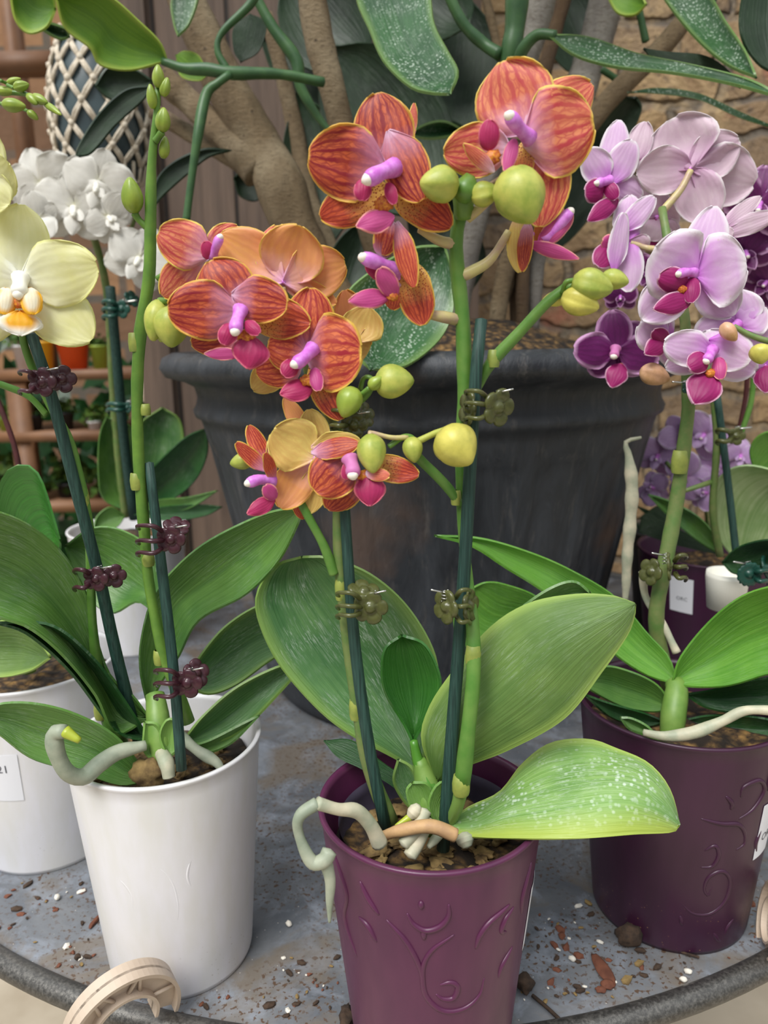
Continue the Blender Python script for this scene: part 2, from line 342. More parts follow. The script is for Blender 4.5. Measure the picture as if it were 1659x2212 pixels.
def obj(name, bm, mats, parent=None, smooth=True, label=None):
    me = bpy.data.meshes.new(name)
    if smooth:
        for f in bm.faces: f.smooth = True
    bm.to_mesh(me); bm.free()
    for m in (mats if isinstance(mats, (list, tuple)) else [mats]): me.materials.append(M[m] if isinstance(m, str) else m)
    o = bpy.data.objects.new(name, me); COL.objects.link(o)
    if parent is not None:
        o.parent = parent
        o.location = -ORG.get(parent.name, Vector((0, 0, 0)))
        ORG[o.name] = Vector((0, 0, 0))
    if label: o['label'] = label
    return o
def thing(name, label, cat, loc=(0, 0, 0), group=None):
    o = bpy.data.objects.new(name, None); COL.objects.link(o); o.location = loc; o.empty_display_size = .02
    o['label'] = label; o['category'] = cat
    if group: o['group'] = group
    ORG[o.name] = Vector(loc); return o
def tag(o, label, cat, group=None, kind=None):
    o['label'] = label; o['category'] = cat
    if group: o['group'] = group
    if kind: o['kind'] = kind
    return o
def recenter(o, c):
    """move a one-mesh thing's origin to c"""
    c = Vector(c); o.data.transform(Matrix.Translation(-c)); o.location = c; return o
def tube(bm, pts, rad, seg=10, cap=True, mat=0):
    P = [Vector(p) for p in pts]; n = len(P)
    R_ = rad if isinstance(rad, (list, tuple)) else [rad]*n
    if len(R_) != n: R_ = [R_[min(len(R_)-1, int(i/(n-1)*(len(R_)-1)))]*(1-((i/(n-1)*(len(R_)-1)) % 1))+R_[min(len(R_)-1, int(i/(n-1)*(len(R_)-1))+1)]*((i/(n-1)*(len(R_)-1)) % 1) for i in range(n)]
    T = [(P[min(i+1, n-1)]-P[max(i-1, 0)]).normalized() for i in range(n)]
    up = Vector((0, 0, 1)) if abs(T[0].z) < .9 else Vector((1, 0, 0)); N = (up-T[0]*up.dot(T[0])).normalized(); rings = []
    for i in range(n):
        N = (N-T[i]*N.dot(T[i])).normalized(); B = T[i].cross(N)
        rings.append([bm.verts.new(P[i]+(N*math.cos(2*math.pi*k/seg)+B*math.sin(2*math.pi*k/seg))*R_[i]) for k in range(seg)])
    for a, b in zip(rings, rings[1:]):
        for k in range(seg): bm.faces.new((a[k], a[(k+1) % seg], b[(k+1) % seg], b[k])).material_index = mat
    if cap:
        for rg, p, s in ((rings[0], P[0]-T[0]*R_[0]*.3, -1), (rings[-1], P[-1]+T[-1]*R_[-1]*.3, 1)):
            c = bm.verts.new(p)
            for k in range(seg):
                f = (rg[(k+1) % seg], rg[k], c) if s < 0 else (rg[k], rg[(k+1) % seg], c); bm.faces.new(f).material_index = mat
    return rings
def ptube(bm, pts, rpx, n=24, seg=10, mat=0, wob=0):
    """pts: (px, py, F); rpx: radius in photo pixels, scalar or list"""
    W_ = [at(*p) for p in cr(pts, n)]
    if isinstance(rpx, (list, tuple)): rr = [q[0] for q in cr([(a, i*.001) for i, a in enumerate(rpx)], n)] if False else [rpx[min(len(rpx)-1, int(i/(n-1)*(len(rpx)-1)))]+(rpx[min(len(rpx)-1, int(i/(n-1)*(len(rpx)-1))+1)]-rpx[min(len(rpx)-1, int(i/(n-1)*(len(rpx)-1)))])*((i/(n-1)*(len(rpx)-1)) % 1) for i in range(n)]
    else: rr = [rpx]*n
    R_ = [r*mpp(w)*(1+(wob*pnoise(w*60) if wob else 0)) for r, w in zip(rr, W_)]
    tube(bm, W_, R_, seg, True, mat)
def lathe(bm, prof, c, seg=64, mat=0, a0=0, a1=2*math.pi):
    full = abs(a1-a0-2*math.pi) < 1e-6; n = seg if full else seg+1; rings = []
    for r, z in prof: rings.append([bm.verts.new((c[0]+r*math.cos(a0+(a1-a0)*k/seg), c[1]+r*math.sin(a0+(a1-a0)*k/seg), c[2]+z)) for k in range(n)])
    for a, b in zip(rings, rings[1:]):
        for k in range(seg):
            j = (k+1) % n; bm.faces.new((a[k], a[j], b[j], b[k])).material_index = mat
    return rings
def box(bm, lo, hi, mat=0):
    v = [bm.verts.new((x, y, z)) for x in (lo[0], hi[0]) for y in (lo[1], hi[1]) for z in (lo[2], hi[2])]
    for f in ((0, 1, 3, 2), (4, 6, 7, 5), (0, 4, 5, 1), (2, 3, 7, 6), (0, 2, 6, 4), (1, 5, 7, 3)): bm.faces.new([v[i] for i in f]).material_index = mat
def blob(bm, c, r, sq=(1, 1, 1), amp=.25, sub=2, mat=0, fr=1.0, rot=None):
    res = bmesh.ops.create_icosphere(bm, subdivisions=sub, radius=1)
    sd = Vector((random.random()*50, random.random()*50, 0))
    for v in res['verts']:
        k = 1+amp*pnoise(v.co*1.7*fr+sd); q = Vector((v.co.x*sq[0], v.co.y*sq[1], v.co.z*sq[2]))*r*k
        if rot: q.rotate(rot)
        v.co = q+Vector(c)
    for v in res['verts']:
        for f in v.link_faces: f.material_index = mat
def sheet(grid, thick, uv=True, rim=None, two=False, flip=False):
    """closed thin solid from an (n x m) grid of points; slot 0 front, slot 1 back"""
    bm = bmesh.new(); n, m = len(grid), len(grid[0]); UVL = bm.loops.layers.uv.new('UVMap'); RL = bm.verts.layers.float.new('rim')
    N = [[None]*m for _ in range(n)]
    for i in range(n):
        for j in range(m):
            a = grid[min(i+1, n-1)][j]-grid[max(i-1, 0)][j]; b = grid[i][min(j+1, m-1)]-grid[i][max(j-1, 0)]
            c = a.cross(b)
            if c.length < 1e-12:
                ii = min(max(i, 2), n-3); a = grid[ii+1][j]-grid[ii-1][j]; b = grid[ii][min(j+1, m-1)]-grid[ii][max(j-1, 0)]; c = a.cross(b)
            N[i][j] = c.normalized()
    mid = N[n//2][m//2]
    s = 1 if mid.dot(grid[n//2][m//2]-Vector((0, 0, HC))) < 0 else -1
    if flip: s = -s
    F_, B_ = [], []
    for i in range(n):
        F_.append([bm.verts.new(grid[i][j]+N[i][j]*s*thick*.5) for j in range(m)])
        B_.append([bm.verts.new(grid[i][j]-N[i][j]*s*thick*.5) for j in range(m)])
        if rim:
            for j in range(m): F_[i][j][RL] = B_[i][j][RL] = rim[i][j]
    def face(vs, co, mi):
        try: f = bm.faces.new(vs)
        except ValueError: return
        f.material_index = mi
        for l, (i, j) in zip(f.loops, co): l[UVL].uv = (j/(m-1), i/(n-1))
    for i in range(n-1):
        for j in range(m-1):
            q = [(i, j), (i, j+1), (i+1, j+1), (i+1, j)]
            if s > 0: q = q[::-1]
            face([F_[a][b] for a, b in q], q, 0); q = q[::-1]; face([B_[a][b] for a, b in q], q, 1 if two else 0)
    for j in (0, m-1):
        for i in range(n-1): q = [(i, j), (i+1, j)]; face([F_[i][j], F_[i+1][j], B_[i+1][j], B_[i][j]], [q[0], q[1], q[1], q[0]], 0)
    for i in (0, n-1):
        for j in range(m-1): q = [(i, j), (i, j+1)]; face([F_[i][j], F_[i][j+1], B_[i][j+1], B_[i][j]], [q[0], q[1], q[1], q[0]], 0)
    nr = 2*(n-1)+2*(m-1); bm.faces.ensure_lookup_table(); bm.faces.index_update()
    for f in bm.faces[len(bm.faces)-nr:]:
        for e in f.edges:
            if abs(sum(1 for q in e.link_faces)) == 2 and min(q.index for q in e.link_faces) < len(bm.faces)-nr: e.smooth = False
    bmesh.ops.recalc_face_normals(bm, faces=bm.faces[:])
    return bm
def leaf(par, base, tip, Ls, Rs, F0, F1, mat='leaf', fold=.008, fl=0, fr=0, thick=.0016, name='leaf', n=26, m=13, wave=.0, label=None, bow=0, mid=None):
    """outline in photo pixels on both sides of the midrib, each with its own forward distance"""
    A = cr([base]+Ls+[tip], n); B = cr([base]+Rs+[tip], n)
    Mi = cr([base]+mid+[tip], n) if mid else [((a[0]+b[0])/2, (a[1]+b[1])/2) for a, b in zip(A, B)]
    g = []
    for i in range(n):
        t = i/(n-1); k = math.sin(math.pi*t); k2 = k**.6 if k > 0 else 0
        F = F0+(F1-F0)*t + bow*k
        a = at(A[i][0], A[i][1], F+fl*k); b = at(B[i][0], B[i][1], F+fr*k); c = at(Mi[i][0], Mi[i][1], F+fold*k2+(fl+fr)*.5*k)
        row = []
        for j in range(m):
            u = j/(m-1)
            p = a*(1-u)*(1-2*u)+c*4*u*(1-u)+b*u*(2*u-1)
            if u < .5: q = a.lerp(c, u*2)
            else: q = c.lerp(b, u*2-1)
            p = p*.75+q*.25
            if wave: p = p+Vector((0, 1, .3))*wave*math.sin(t*11+u*3)*abs(u-.5)*2*k
            row.append(p)
        g.append(row)
    return obj(name, sheet(g, thick), mat, par, label=label)
KN = {'P': 'petal', 'S': 'sepal', 'L': 'lip', 'M': 'side_lobe'}
def prof(kind, t):
    if kind == 'P': return max(0, 1-(2*t**.85-1)**2)**.5*min(1, .35+t*2.2)
    if kind == 'L': return (math.sin(math.pi*t**.9))**.8
    if kind == 'M': return max(0, 1-(2*t-1)**2)**.5
    return max(0, 1-(2*t**.95-1)**2)**.62
def petal(par, kind, b, tp, hw, mats, cup=.12, curl=0.0, n=16, m=13, roll=0, nrm=None, ruff=.045, thick=.00045, name=None):
    b, tp = Vector(b), Vector(tp); ax = tp-b; ln = ax.length; ax.normalize()
    nrm = nrm or (Vector((0, 0, HC))-b.lerp(tp, .5)).normalized()
    sd = ax.cross(nrm).normalized(); nn = sd.cross(ax).normalized()
    if roll:
        q = Matrix.Rotation(math.radians(roll), 3, ax); sd = q@sd; nn = q@nn
    g, rim = [], []; sv = Vector((random.random()*90, 0, 0))
    # outline reaches the tip bluntly
    for i in range(n):
        t = i/(n-1); t = .5-.5*math.cos(math.pi*t); t = t*.985+.004
        w = prof(kind, t)*hw; row, rr = [], []
        for j in range(m):
            s = -1+2*j/(m-1); ss = math.sin(s*math.pi/2)
            bulge = cup*hw*(1-ss*ss)*-math.sin(math.pi*t) + curl*ln*(t**2) + .05*hw*math.exp(-(s*7)**2)*math.sin(math.pi*t)
            rf = ruff*hw*math.sin(s*5+t*9+sv.x)*(abs(ss)**2)*2 + ruff*hw*pnoise(Vector((s*2, t*3, sv.x)))*2
            row.append(b+ax*(ln*t)+sd*(w*ss*(1+.04*pnoise(Vector((t*4, s, sv.x)))))-nn*(bulge)+nn*rf)
            e = 1-(1-abs(ss))*w/hw*.95
            e = max(e, 1-(1-t)*ln/hw*.9) if t > .5 else (e if t > .2 else e*(t/.2))
            rr.append(min(1, max(0, e)))
        g.append(row); rim.append(rr)
    two = isinstance(mats, tuple)
    return obj(name or KN[kind], sheet(g, thick, rim=rim, two=two), list(mats) if two else mats, par)
def flower(par, C, pets, col=None, cm=('column', 'anther'), callus=None, cr_=9, name='flower', label=None, lowres=False):
    """C = (px,py,F).  pets: (kind, tipx, tipy, dF, halfwidth_px, material, cup, roll, [basex, basey, bdF])"""
    c = at(*C); s = mpp(c); bm = bmesh.new()
    blob(bm, c+Vector((0, .0012, 0)), 6*s, amp=.1, sub=2)
    root = obj(name, bm, cm[0], par, label=label)
    for p in pets:
        k, tx, ty, dF, hw, mt = p[:6]; cup = p[6] if len(p) > 6 and p[6] is not None else .14; rl = p[7] if len(p) > 7 else 0
        bx, by, bd = (p[8], p[9], p[10]) if len(p) > 8 else (C[0], C[1], 0)
        b = at(bx, by, C[2]+bd+(.0018 if k == 'S' else 0)); t = at(tx, ty, C[2]+dF+(.0018 if k == 'S' else 0))
        petal(root, k, b, t, hw*s, mt, cup, 0, roll=rl, **(dict(n=10, m=9) if lowres else {}))
    if col:
        pts, r = col, cr_; W_ = [at(x, y, C[2]+d) for x, y, d in cr(pts, 8)]; bm = bmesh.new()
        tube(bm, W_, [r*s*q for q in (1.35, 1.2, 1.05, 1.0, 1.05, 1.15, 1.15, .9)], 12); o = obj('column', bm, cm[0], root)
        bm = bmesh.new(); blob(bm, W_[-1], r*.86*s, (1, 1, .9), amp=.15, sub=2); obj('anther_cap', bm, cm[1], root)
    if callus:
        bm = bmesh.new(); x, y, d, r = callus; blob(bm, at(x, y, C[2]+d), r*s, (1, .6, .8), .5, 3, fr=2); obj('callus', bm, 'callus', root)
    return root
def bud(par, b, tp, rpx, mat='bud', name='bud', ped=None, pm='stem_bright', pr=6, label=None):
    """b, tp = (px,py,F) base and tip; ped = extra path (from the stem to the bud's base)"""
    B, T = at(*b), at(*tp); ax = (T-B); ln = ax.length; ax.normalize(); s = mpp(B); r = rpx*s
    x = ax.orthogonal().normalized(); y = ax.cross(x); bm = bmesh.new(); rings = []; ph = random.random()*2
    for i in range(13):
        t = i/12; w = max(.02, math.sin(math.pi*min(1, (t*.93+.035)**.85)))**.62*(1-.12*t)
        rings.append([bm.verts.new(B+ax*ln*t+(x*math.cos(a)+y*math.sin(a))*r*w*(1-.17*max(0, math.cos(1.5*(a+ph)))**10+.035*math.cos(9*a))) for a in [2*math.pi*k/24 for k in range(24)]])
    for a, c in zip(rings, rings[1:]):
        for k in range(24): bm.faces.new((a[k], a[(k+1) % 24], c[(k+1) % 24], c[k]))
    for rg, p, sg in ((rings[0], B, -1), (rings[-1], T+ax*r*.08, 1)):
        c = bm.verts.new(p)
        for k in range(24): bm.faces.new((rg[(k+1) % 24], rg[k], c) if sg < 0 else (rg[k], rg[(k+1) % 24], c))
    o = obj(name, bm, mat, par, label=label)
    if ped:
        bm = bmesh.new(); ptube(bm, ped+[b], [pr, pr*.85, pr], 12, 8); obj('pedicel', bm, pm, o)
    return o
def stem(par, pts, rpx, mat='stem', name='flower_stem', nodes=(), n=40, label=None, nm='node', wob=.15):
    bm = bmesh.new(); ptube(bm, pts, rpx, n, 12, wob=wob); o = obj(name, bm, mat, par, label=label)
    for nx, ny, nF, r, h in nodes:   # small triangular bracts hugging the stem
        bm = bmesh.new(); p = at(nx, ny, nF); s = mpp(p)
        lathe(bm, [(r*s*1.0, -h*s*.6), (r*s*1.12, -h*s*.4), (r*s*1.16, h*s*.1), (r*s*.98, h*s*.6), (r*s*.8, h*s*.65)], p, 16)
        obj('bract', bm, nm, o)
    return o
def stake(par, pts, r, label=None):
    bm = bmesh.new(); ptube(bm, pts, r, 12, 10); return obj('support_stake', bm, 'stake', par, label=label)
def flowerdisc(bm, c, nrm, r, k=5, th=.0018, up=None, depth=.3):
    nrm = Vector(nrm).normalized(); x = (Vector((0, 0, 1)).cross(nrm)).normalized(); y = nrm.cross(x); c = Vector(c); rings = []
    N_ = 40
    for q, z in ((.0, -.2), (1, 0), (1.03, .5), (.92, 1), (.55, .55), (.33, .35), (.28, 1.0), (.12, 1.35)):
        rg = []
        for i in range(N_):
            a = 2*math.pi*i/N_; lob = (.78+.22*abs(math.cos(k*a/2))**.6) if q > .4 else 1
            gz = (abs(math.cos(k*a/2))**.45-1)*.4 if q > .4 and z > 0 else 0
            rg.append(bm.verts.new(c+(x*math.cos(a)+y*math.sin(a))*max(q, .02)*r*lob+nrm*(z+gz)*th))
        rings.append(rg)
    for a, b in zip(rings, rings[1:]):
        for i in range(N_): bm.faces.new((a[i], a[(i+1) % N_], b[(i+1) % N_], b[i]))
    bm.faces.new(rings[-1]); bm.faces.new(rings[0][::-1])
def clip(par, p, F, mat, side=1, r=40, face=(0, -1, 0), face2=(.7, -.5, .3), grip=46, yaw=0, label=None, dx2=(22, -22), k=5, prongs=(-30, 2, 30), back=True):
    """claw clip: flower-shaped grip discs at (px,py), curved prongs reaching round the stem on the other side"""
    c = at(p[0], p[1], F-.006); s = mpp(c); bm = bmesh.new(); flowerdisc(bm, c, face, r*s, k, .0022)
    root = obj('plant_clip', bm, mat, par, label=label)
    if back:
        bm = bmesh.new(); flowerdisc(bm, at(p[0]+dx2[0], p[1]+dx2[1], F+.002), face2, r*s*.95, k, .0022); obj('grip', bm, mat, root)
    bm = bmesh.new()
    for i, dy in enumerate(prongs):
        a = [(p[0]-side*r*.5, p[1]+dy*.55, F-.005), (p[0]-side*(r*.5+grip*.45), p[1]+dy, F-.013), (p[0]-side*(r*.5+grip*1.05), p[1]+dy-2, F-.010), (p[0]-side*(r*.5+grip*1.25), p[1]+dy+2, F-.002), (p[0]-side*(r*.5+grip*1.1), p[1]+dy+6, F+.006)]
        ptube(bm, a, [6, 5.5, 5, 4.5, 3.5], 14, 8)
    obj('prongs', bm, mat, root)
    bm = bmesh.new(); q = [at(p[0]+side*4+7*math.cos(t), p[1]-r*.75+t*1.1-7, F-.0045+.002*math.sin(t)) for t in [x*.5 for x in range(0, 45)]]
    tube(bm, q, .0004, 6); ptube(bm, [(p[0]+side*8, p[1]-r*.8, F-.008), (p[0]+side*34, p[1]-r*.95, F-.009)], 2, 4, 6); obj('spring', bm, 'steel', root)
    return root
def root_(par, pts, r, mat='root', name='root', tipm=None, label=None):
    if isinstance(r, list) and len(r) == 2 and len(pts) == 2: r = [r[0]*.55, r[0], r[1]*1.05, r[1]*.6]
    bm = bmesh.new(); ptube(bm, pts, r, 34, 12, wob=.35); o = obj(name, bm, mat, par, label=label)
    if tipm:
        bm = bmesh.new(); a, b = pts[-1], tipm; rr = r[-1] if isinstance(r, list) else r; ptube(bm, [a, b], [rr, rr*.5], 6, 10); obj('root_tip', bm, 'root_tip', o)
    return o
def pot(par, c, rt, rb, h, mat, swirls=(), wall=.0022, label=None, sink=.0003):
    """c = base centre; swirls = list of polylines (angle deg from the camera side, height) embossed on the wall"""
    bm = bmesh.new()
    lathe(bm, [(.0001, .003), (rb-.004, .003), (rb-.002, .001), (rb, .0005), (rb+.0008, .004), (rt-.0015, h-.012), (rt-.0008, h-.003), (rt+.0009, h-.001), (rt+.0006, h+.0006), (rt-wall, h+.0004), (rt-wall-.001, h-.003), (rb-wall, .008), (.0001, .008)], c, 96)
    for sw in swirls:
        pts = []
        for a, z in [q[:2] for q in cr([(q[0]*.001, q[1]) for q in sw], max(10, len(sw)*7))]:
            a *= 1000; rr = rb+(rt-rb)*z/h-.0001-sink; an = math.radians(a-90); pts.append(Vector(c)+Vector((rr*math.cos(an), rr*math.sin(an), z)))
        n = len(pts); tube(bm, pts, [.0017*(.3+.7*max(0, math.sin(math.pi*i/(n-1)))**.6) for i in range(n)], 8)
    bmesh.ops.recalc_face_normals(bm, faces=bm.faces[:])
    return obj('pot', bm, mat, par, label=label)
def soil(par, c, r, z, mat='soil', n=24, name='potting_mix', amp=.003):
    bm = bmesh.new(); rings = []
    for i in range(1, 9):
        q = r*i/8; rings.append([bm.verts.new((c[0]+q*math.cos(a), c[1]+q*math.sin(a), z+amp*2*pnoise(Vector((q*math.cos(a)*60, q*math.sin(a)*60, 3))))) for a in [2*math.pi*k/48 for k in range(48)]])
    ce = bm.verts.new((c[0], c[1], z))
    for k in range(48): bm.faces.new((ce, rings[0][k], rings[0][(k+1) % 48]))
    for a, b in zip(rings, rings[1:]):
        for k in range(48): bm.faces.new((a[k], b[k], b[(k+1) % 48], a[(k+1) % 48]))
    # thickness down to make a slab
    low = [bm.verts.new(v.co-Vector((0, 0, .02))) for v in rings[-1]]
    for k in range(48): bm.faces.new((rings[-1][k], low[k], low[(k+1) % 48], rings[-1][(k+1) % 48]))
    bm.faces.new(low[::-1])
    return obj(name, bm, mat, par)
def sticker(par, c, rt, rb, h, a0, a1, z0, z1, text=None, tz=.5, ts=.006, ta=.3, label='white paper label'):
    bm = bmesh.new(); g = []
    for i in range(7):
        z = z0+(z1-z0)*i/6; rr = rb+(rt-rb)*z/h+.0004
        g.append([Vector(c)+Vector((rr*math.cos(math.radians(a0+(a1-a0)*j/10-90)), rr*math.sin(math.radians(a0+(a1-a0)*j/10-90)), z)) for j in range(11)])
    bm.free(); o = obj('price_label', sheet(g, .0002), 'label', par, label=label)
    if text:
        cu = bpy.data.curves.new('lettering', 'FONT'); cu.body = text; cu.size = ts; cu.resolution_u = 2
        tmp = bpy.data.objects.new('lettering', cu); COL.objects.link(tmp); bpy.context.view_layer.update()
        me = bpy.data.meshes.new_from_object(tmp.evaluated_get(bpy.context.evaluated_depsgraph_get())); bpy.data.objects.remove(tmp); bpy.data.curves.remove(cu)
        z = z0+(z1-z0)*tz; 
        for v in me.vertices:
            zz = z+v.co.y; rr = rb+(rt-rb)*zz/h+.0007; an = math.radians(a0+(a1-a0)*ta-90)+v.co.x/rr; v.co = Vector(c)+Vector((rr*math.cos(an), rr*math.sin(an), zz))
        me.materials.clear(); me.materials.append(M['ink']); t = bpy.data.objects.new('lettering', me); COL.objects.link(t); t.parent = o
    return o
def struct(name, bm, mat, smooth=False):
    o = obj(name, bm, mat, smooth=smooth); o['kind'] = 'structure'; return o

# ================================================================== SETTING
bm = bmesh.new(); box(bm, (-3, -1.5, -.82), (3, 4.2, -.78)); struct('floor', bm, 'concrete')
bm = bmesh.new(); box(bm, (.16, 1.95, -.8), (3, 2.1, 2.4)); struct('wall_right', bm, 'brick')
bm = bmesh.new(); box(bm, (-3, 3.9, -.8), (3, 4.05, 2.4)); struct('wall_back', bm, 'terracotta_wall')
bm = bmesh.new(); box(bm, (-.45, 1.62, -.8), (.2, 1.66, 1.9)); box(bm, (-.49, 1.6, -.8), (-.43, 1.68, 1.9)); struct('trim_plank_partition', bm, 'planks')

# ---- round table
TC = Vector((.0047, .982, 0)); TR = .5788
t = thing('round_table', 'round zinc-topped table with worn steel rail carrying the orchids', 'table', (TC.x, TC.y, -.78))
bm = bmesh.new(); lathe(bm, [(.0001, 0), (.12, 0), (.3, 0), (.45, 0), (TR-.004, 0), (TR-.001, -.002), (TR-.001, -.012), (.0001, -.012)], TC, 128)
obj('tabletop', bm, 'zinc', t)
bm = bmesh.new(); pts = [TC+Vector(((TR+.002)*math.cos(a), (TR+.002)*math.sin(a), -.002)) for a in [2*math.pi*i/180 for i in range(181)]]
tube(bm, pts, .0088, 16, False); obj('rail', bm, 'rail', t, label='worn dark steel rail with blue paint flecks')
bm = bmesh.new(); lathe(bm, [(.05, -.012), (.05, -.06), (.035, -.1), (.035, -.65), (.06, -.72), (.2, -.77), (.2, -.78), (.0001, -.78)], TC, 48); obj('pedestal', bm, 'rail', t)
bm = bmesh.new(); box(bm, (-.62, .60, -.78), (-.36, .80, -.42)); bmesh.ops.bevel(bm, geom=bm.edges[:], offset=.01, segments=2, affect='EDGES')
o = obj('stone_planter', bm, 'stone_leg'); tag(o, 'pale stone block under the left edge of the table', 'block')
bm = bmesh.new()
for i in range(150):
    x = -.72+random.gauss(0, .09); y = .75+random.gauss(0, .12); z = -.68+random.gauss(0, .06)
    a = random.random()*6.28; d = Vector((math.cos(a), math.sin(a), random.random()*.8)).normalized()*.05; s_ = d.cross(Vector((0, 0, 1))).normalized()*.009
    p = Vector((x, y, z)); v = [bm.verts.new(q) for q in (p, p+d*.5+s_, p+d, p+d*.5-s_)]; bm.faces.new(v)
bmesh.ops.solidify(bm, geom=bm.faces[:], thickness=.001)
o = obj('undergrowth', bm, 'leaf_shade'); tag(o, 'dark greenery low on the ground left of the table', 'foliage', kind='stuff')

# ---- shelves far left behind
t = thing('display_shelf', 'timber display shelves with small potted plants far behind on the left', 'shelf', (-1.2, 2.4, -.8))
def shelfboard(y, x0, x1, F=2.4, th=.03, nm='shelf_board'):
    a = at(x0, y, F); b = at(x1, y, F); bm = bmesh.new(); box(bm, (a.x, F, a.z-th), (b.x, F+.35, a.z)); return obj(nm, bm, 'shelf', t)
shelfboard(803, -60, 425); shelfboard(936, -60, 300); shelfboard(1090, -60, 250)
bm = bmesh.new(); a = at(265, 936, 2.4); box(bm, (a.x, 2.41, -.8), (a.x+.08, 2.46, a.z)); obj('shelf_post', bm, 'shelf', t)
a = at(20, 936, 2.4); bm = bmesh.new(); box(bm, (a.x, 2.41, -.8), (a.x+.06, 2.46, at(0, 803, 2.4).z)); obj('shelf_post', bm, 'shelf', t)
zt = at(0, 803, 2.4).z; zm = at(0, 936, 2.4).z
def farpot(px, py_b, w, h, mat, F, label, bushr=0, name='plant_pot', group=None):
    a = at(px, py_b, F); s = mpp(a); z = py_b; bm = bmesh.new(); lathe(bm, [(.0001, 0), (w*.38*s, 0), (w*.5*s, h*s), (w*.53*s, h*s), (w*.53*s, h*s*1.08), (w*.46*s, h*s*1.08), (w*.44*s, h*s*.9), (.0001, h*s*.9)], (0, 0, 0), 32)
    r = thing(name, label, 'pot', a, group); o = obj('pot', bm, mat, r); o.location = (0, 0, 0)
    if bushr:
        bm = bmesh.new()
        for i in range(70):
            a1 = random.random()*6.28; el = random.random()*1.3; rr = bushr*s*(.4+.6*random.random())
            p = Vector((math.cos(a1)*math.cos(el), math.sin(a1)*math.cos(el), math.sin(el)*1.1))*rr+Vector((0, 0, h*s))
            d = Vector((random.gauss(0, 1), random.gauss(0, 1), random.gauss(0, 1))).normalized()*bushr*s*.3; e = d.orthogonal()*.5
            bm.faces.new([bm.verts.new(q) for q in (p, p+d*.5+e, p+d, p+d*.5-e)])
        bmesh.ops.solidify(bm, geom=bm.faces[:], thickness=.001); q = obj('foliage', bm, 'bush', r); q.location = (0, 0, 0)
    return r
farpot(163, 801, 66, 58, 'orange_pot', 2.46, 'bright orange pot standing on the upper far shelf')
farpot(103, 801, 34, 58, 'yellow_pot', 2.46, 'small yellow pot left of the orange pot on the far shelf')
farpot(218, 801, 36, 50, 'lime_pot', 2.46, 'lime green pot right of the orange pot on the far shelf', 26)
farpot(60, 801, 50, 50, 'white', 2.5, 'pale pot at the far left of the upper far shelf', 40)
farpot(325, 801, 60, 40, 'lime_pot', 2.46, 'wide lime pot beside the white box on the far shelf', 30)
o = thing('storage_box', 'cream box hanging in front of the far shelf edge', 'box', at(336, 868, 2.36)); bm = bmesh.new(); s_ = mpp(at(336, 868, 2.36)); box(bm, (-36*s_, -.02, 0), (36*s_, .02, 72*s_)); bmesh.ops.bevel(bm, geom=bm.edges[:], offset=.004, segments=2, affect='EDGES'); q = obj('box_body', bm, 'white_box', o); q.location = (0, 0, 0)
for i, (x, w, h, m_, lb) in enumerate(((75, 40, 34, 'black', 'black pot with bushy plant at the left of the lower far shelf'), (140, 44, 40, 'black', 'black pot with bushy plant in the middle of the lower far shelf'), (207, 30, 22, 'white', 'tiny white pot with seedling on the lower far shelf'), (20, 40, 30, 'lime_pot', 'lime pot at the far left end of the lower far shelf'), (245, 30, 30, 'black', 'small black pot at the right end of the lower far shelf'))):
    farpot(x, 934, w, h, m_, 2.46, lb, 34)
for x, y, w, F_, lb in ((150, 1010, 60, 2.5, 'bushy green plant on the ground shelf far behind, left'), (40, 1010, 70, 2.55, 'bushy green plant beneath the far shelf at the left edge'), (240, 1030, 60, 2.5, 'bushy green plant beneath the far shelf at its right end')):
    farpot(x, y+75, 44, 40, 'black', F_, lb, w)
bm = bmesh.new(); rnd = random.Random(11)
for i in range(900):
    p = Vector((rnd.uniform(-2.2, -.75), rnd.uniform(2.9, 3.5), rnd.uniform(-.8, .42-.3*rnd.random()**2)))
    d = Vector((rnd.gauss(0, 1), rnd.gauss(0, .5), rnd.gauss(.3, .8))).normalized()*rnd.uniform(.08, .2); sd = d.cross(Vector((0, 1, 0))).normalized()*.03
    bm.faces.new([bm.verts.new(q) for q in (p, p+d*.4+sd, p+d, p+d*.4-sd)])
bmesh.ops.solidify(bm, geom=bm.faces[:], thickness=.001)
o = obj('background_greenery', bm, 'leaf_dark', smooth=False); tag(o, 'mass of dark green plants on the ground behind the far shelves', 'foliage', kind='stuff')
# timber frame and warm wall far left top
a = at(34, 330, 2.6); b = at(62, 330, 2.6); bm = bmesh.new(); box(bm, (a.x, 2.6, zt), (b.x, 2.66, 1.9)); o = obj('timber_post', bm, 'shelf'); tag(o, 'pale timber post at the far upper left', 'post')
bm = bmesh.new(); a = at(-60, 120, 2.3); b = at(118, 100, 2.3); box(bm, (a.x, 2.3, a.z-.04), (b.x, 2.36, a.z+.01)); o = obj('timber_beam', bm, 'shelf'); tag(o, 'warm-lit timber beam at the far upper left', 'beam')

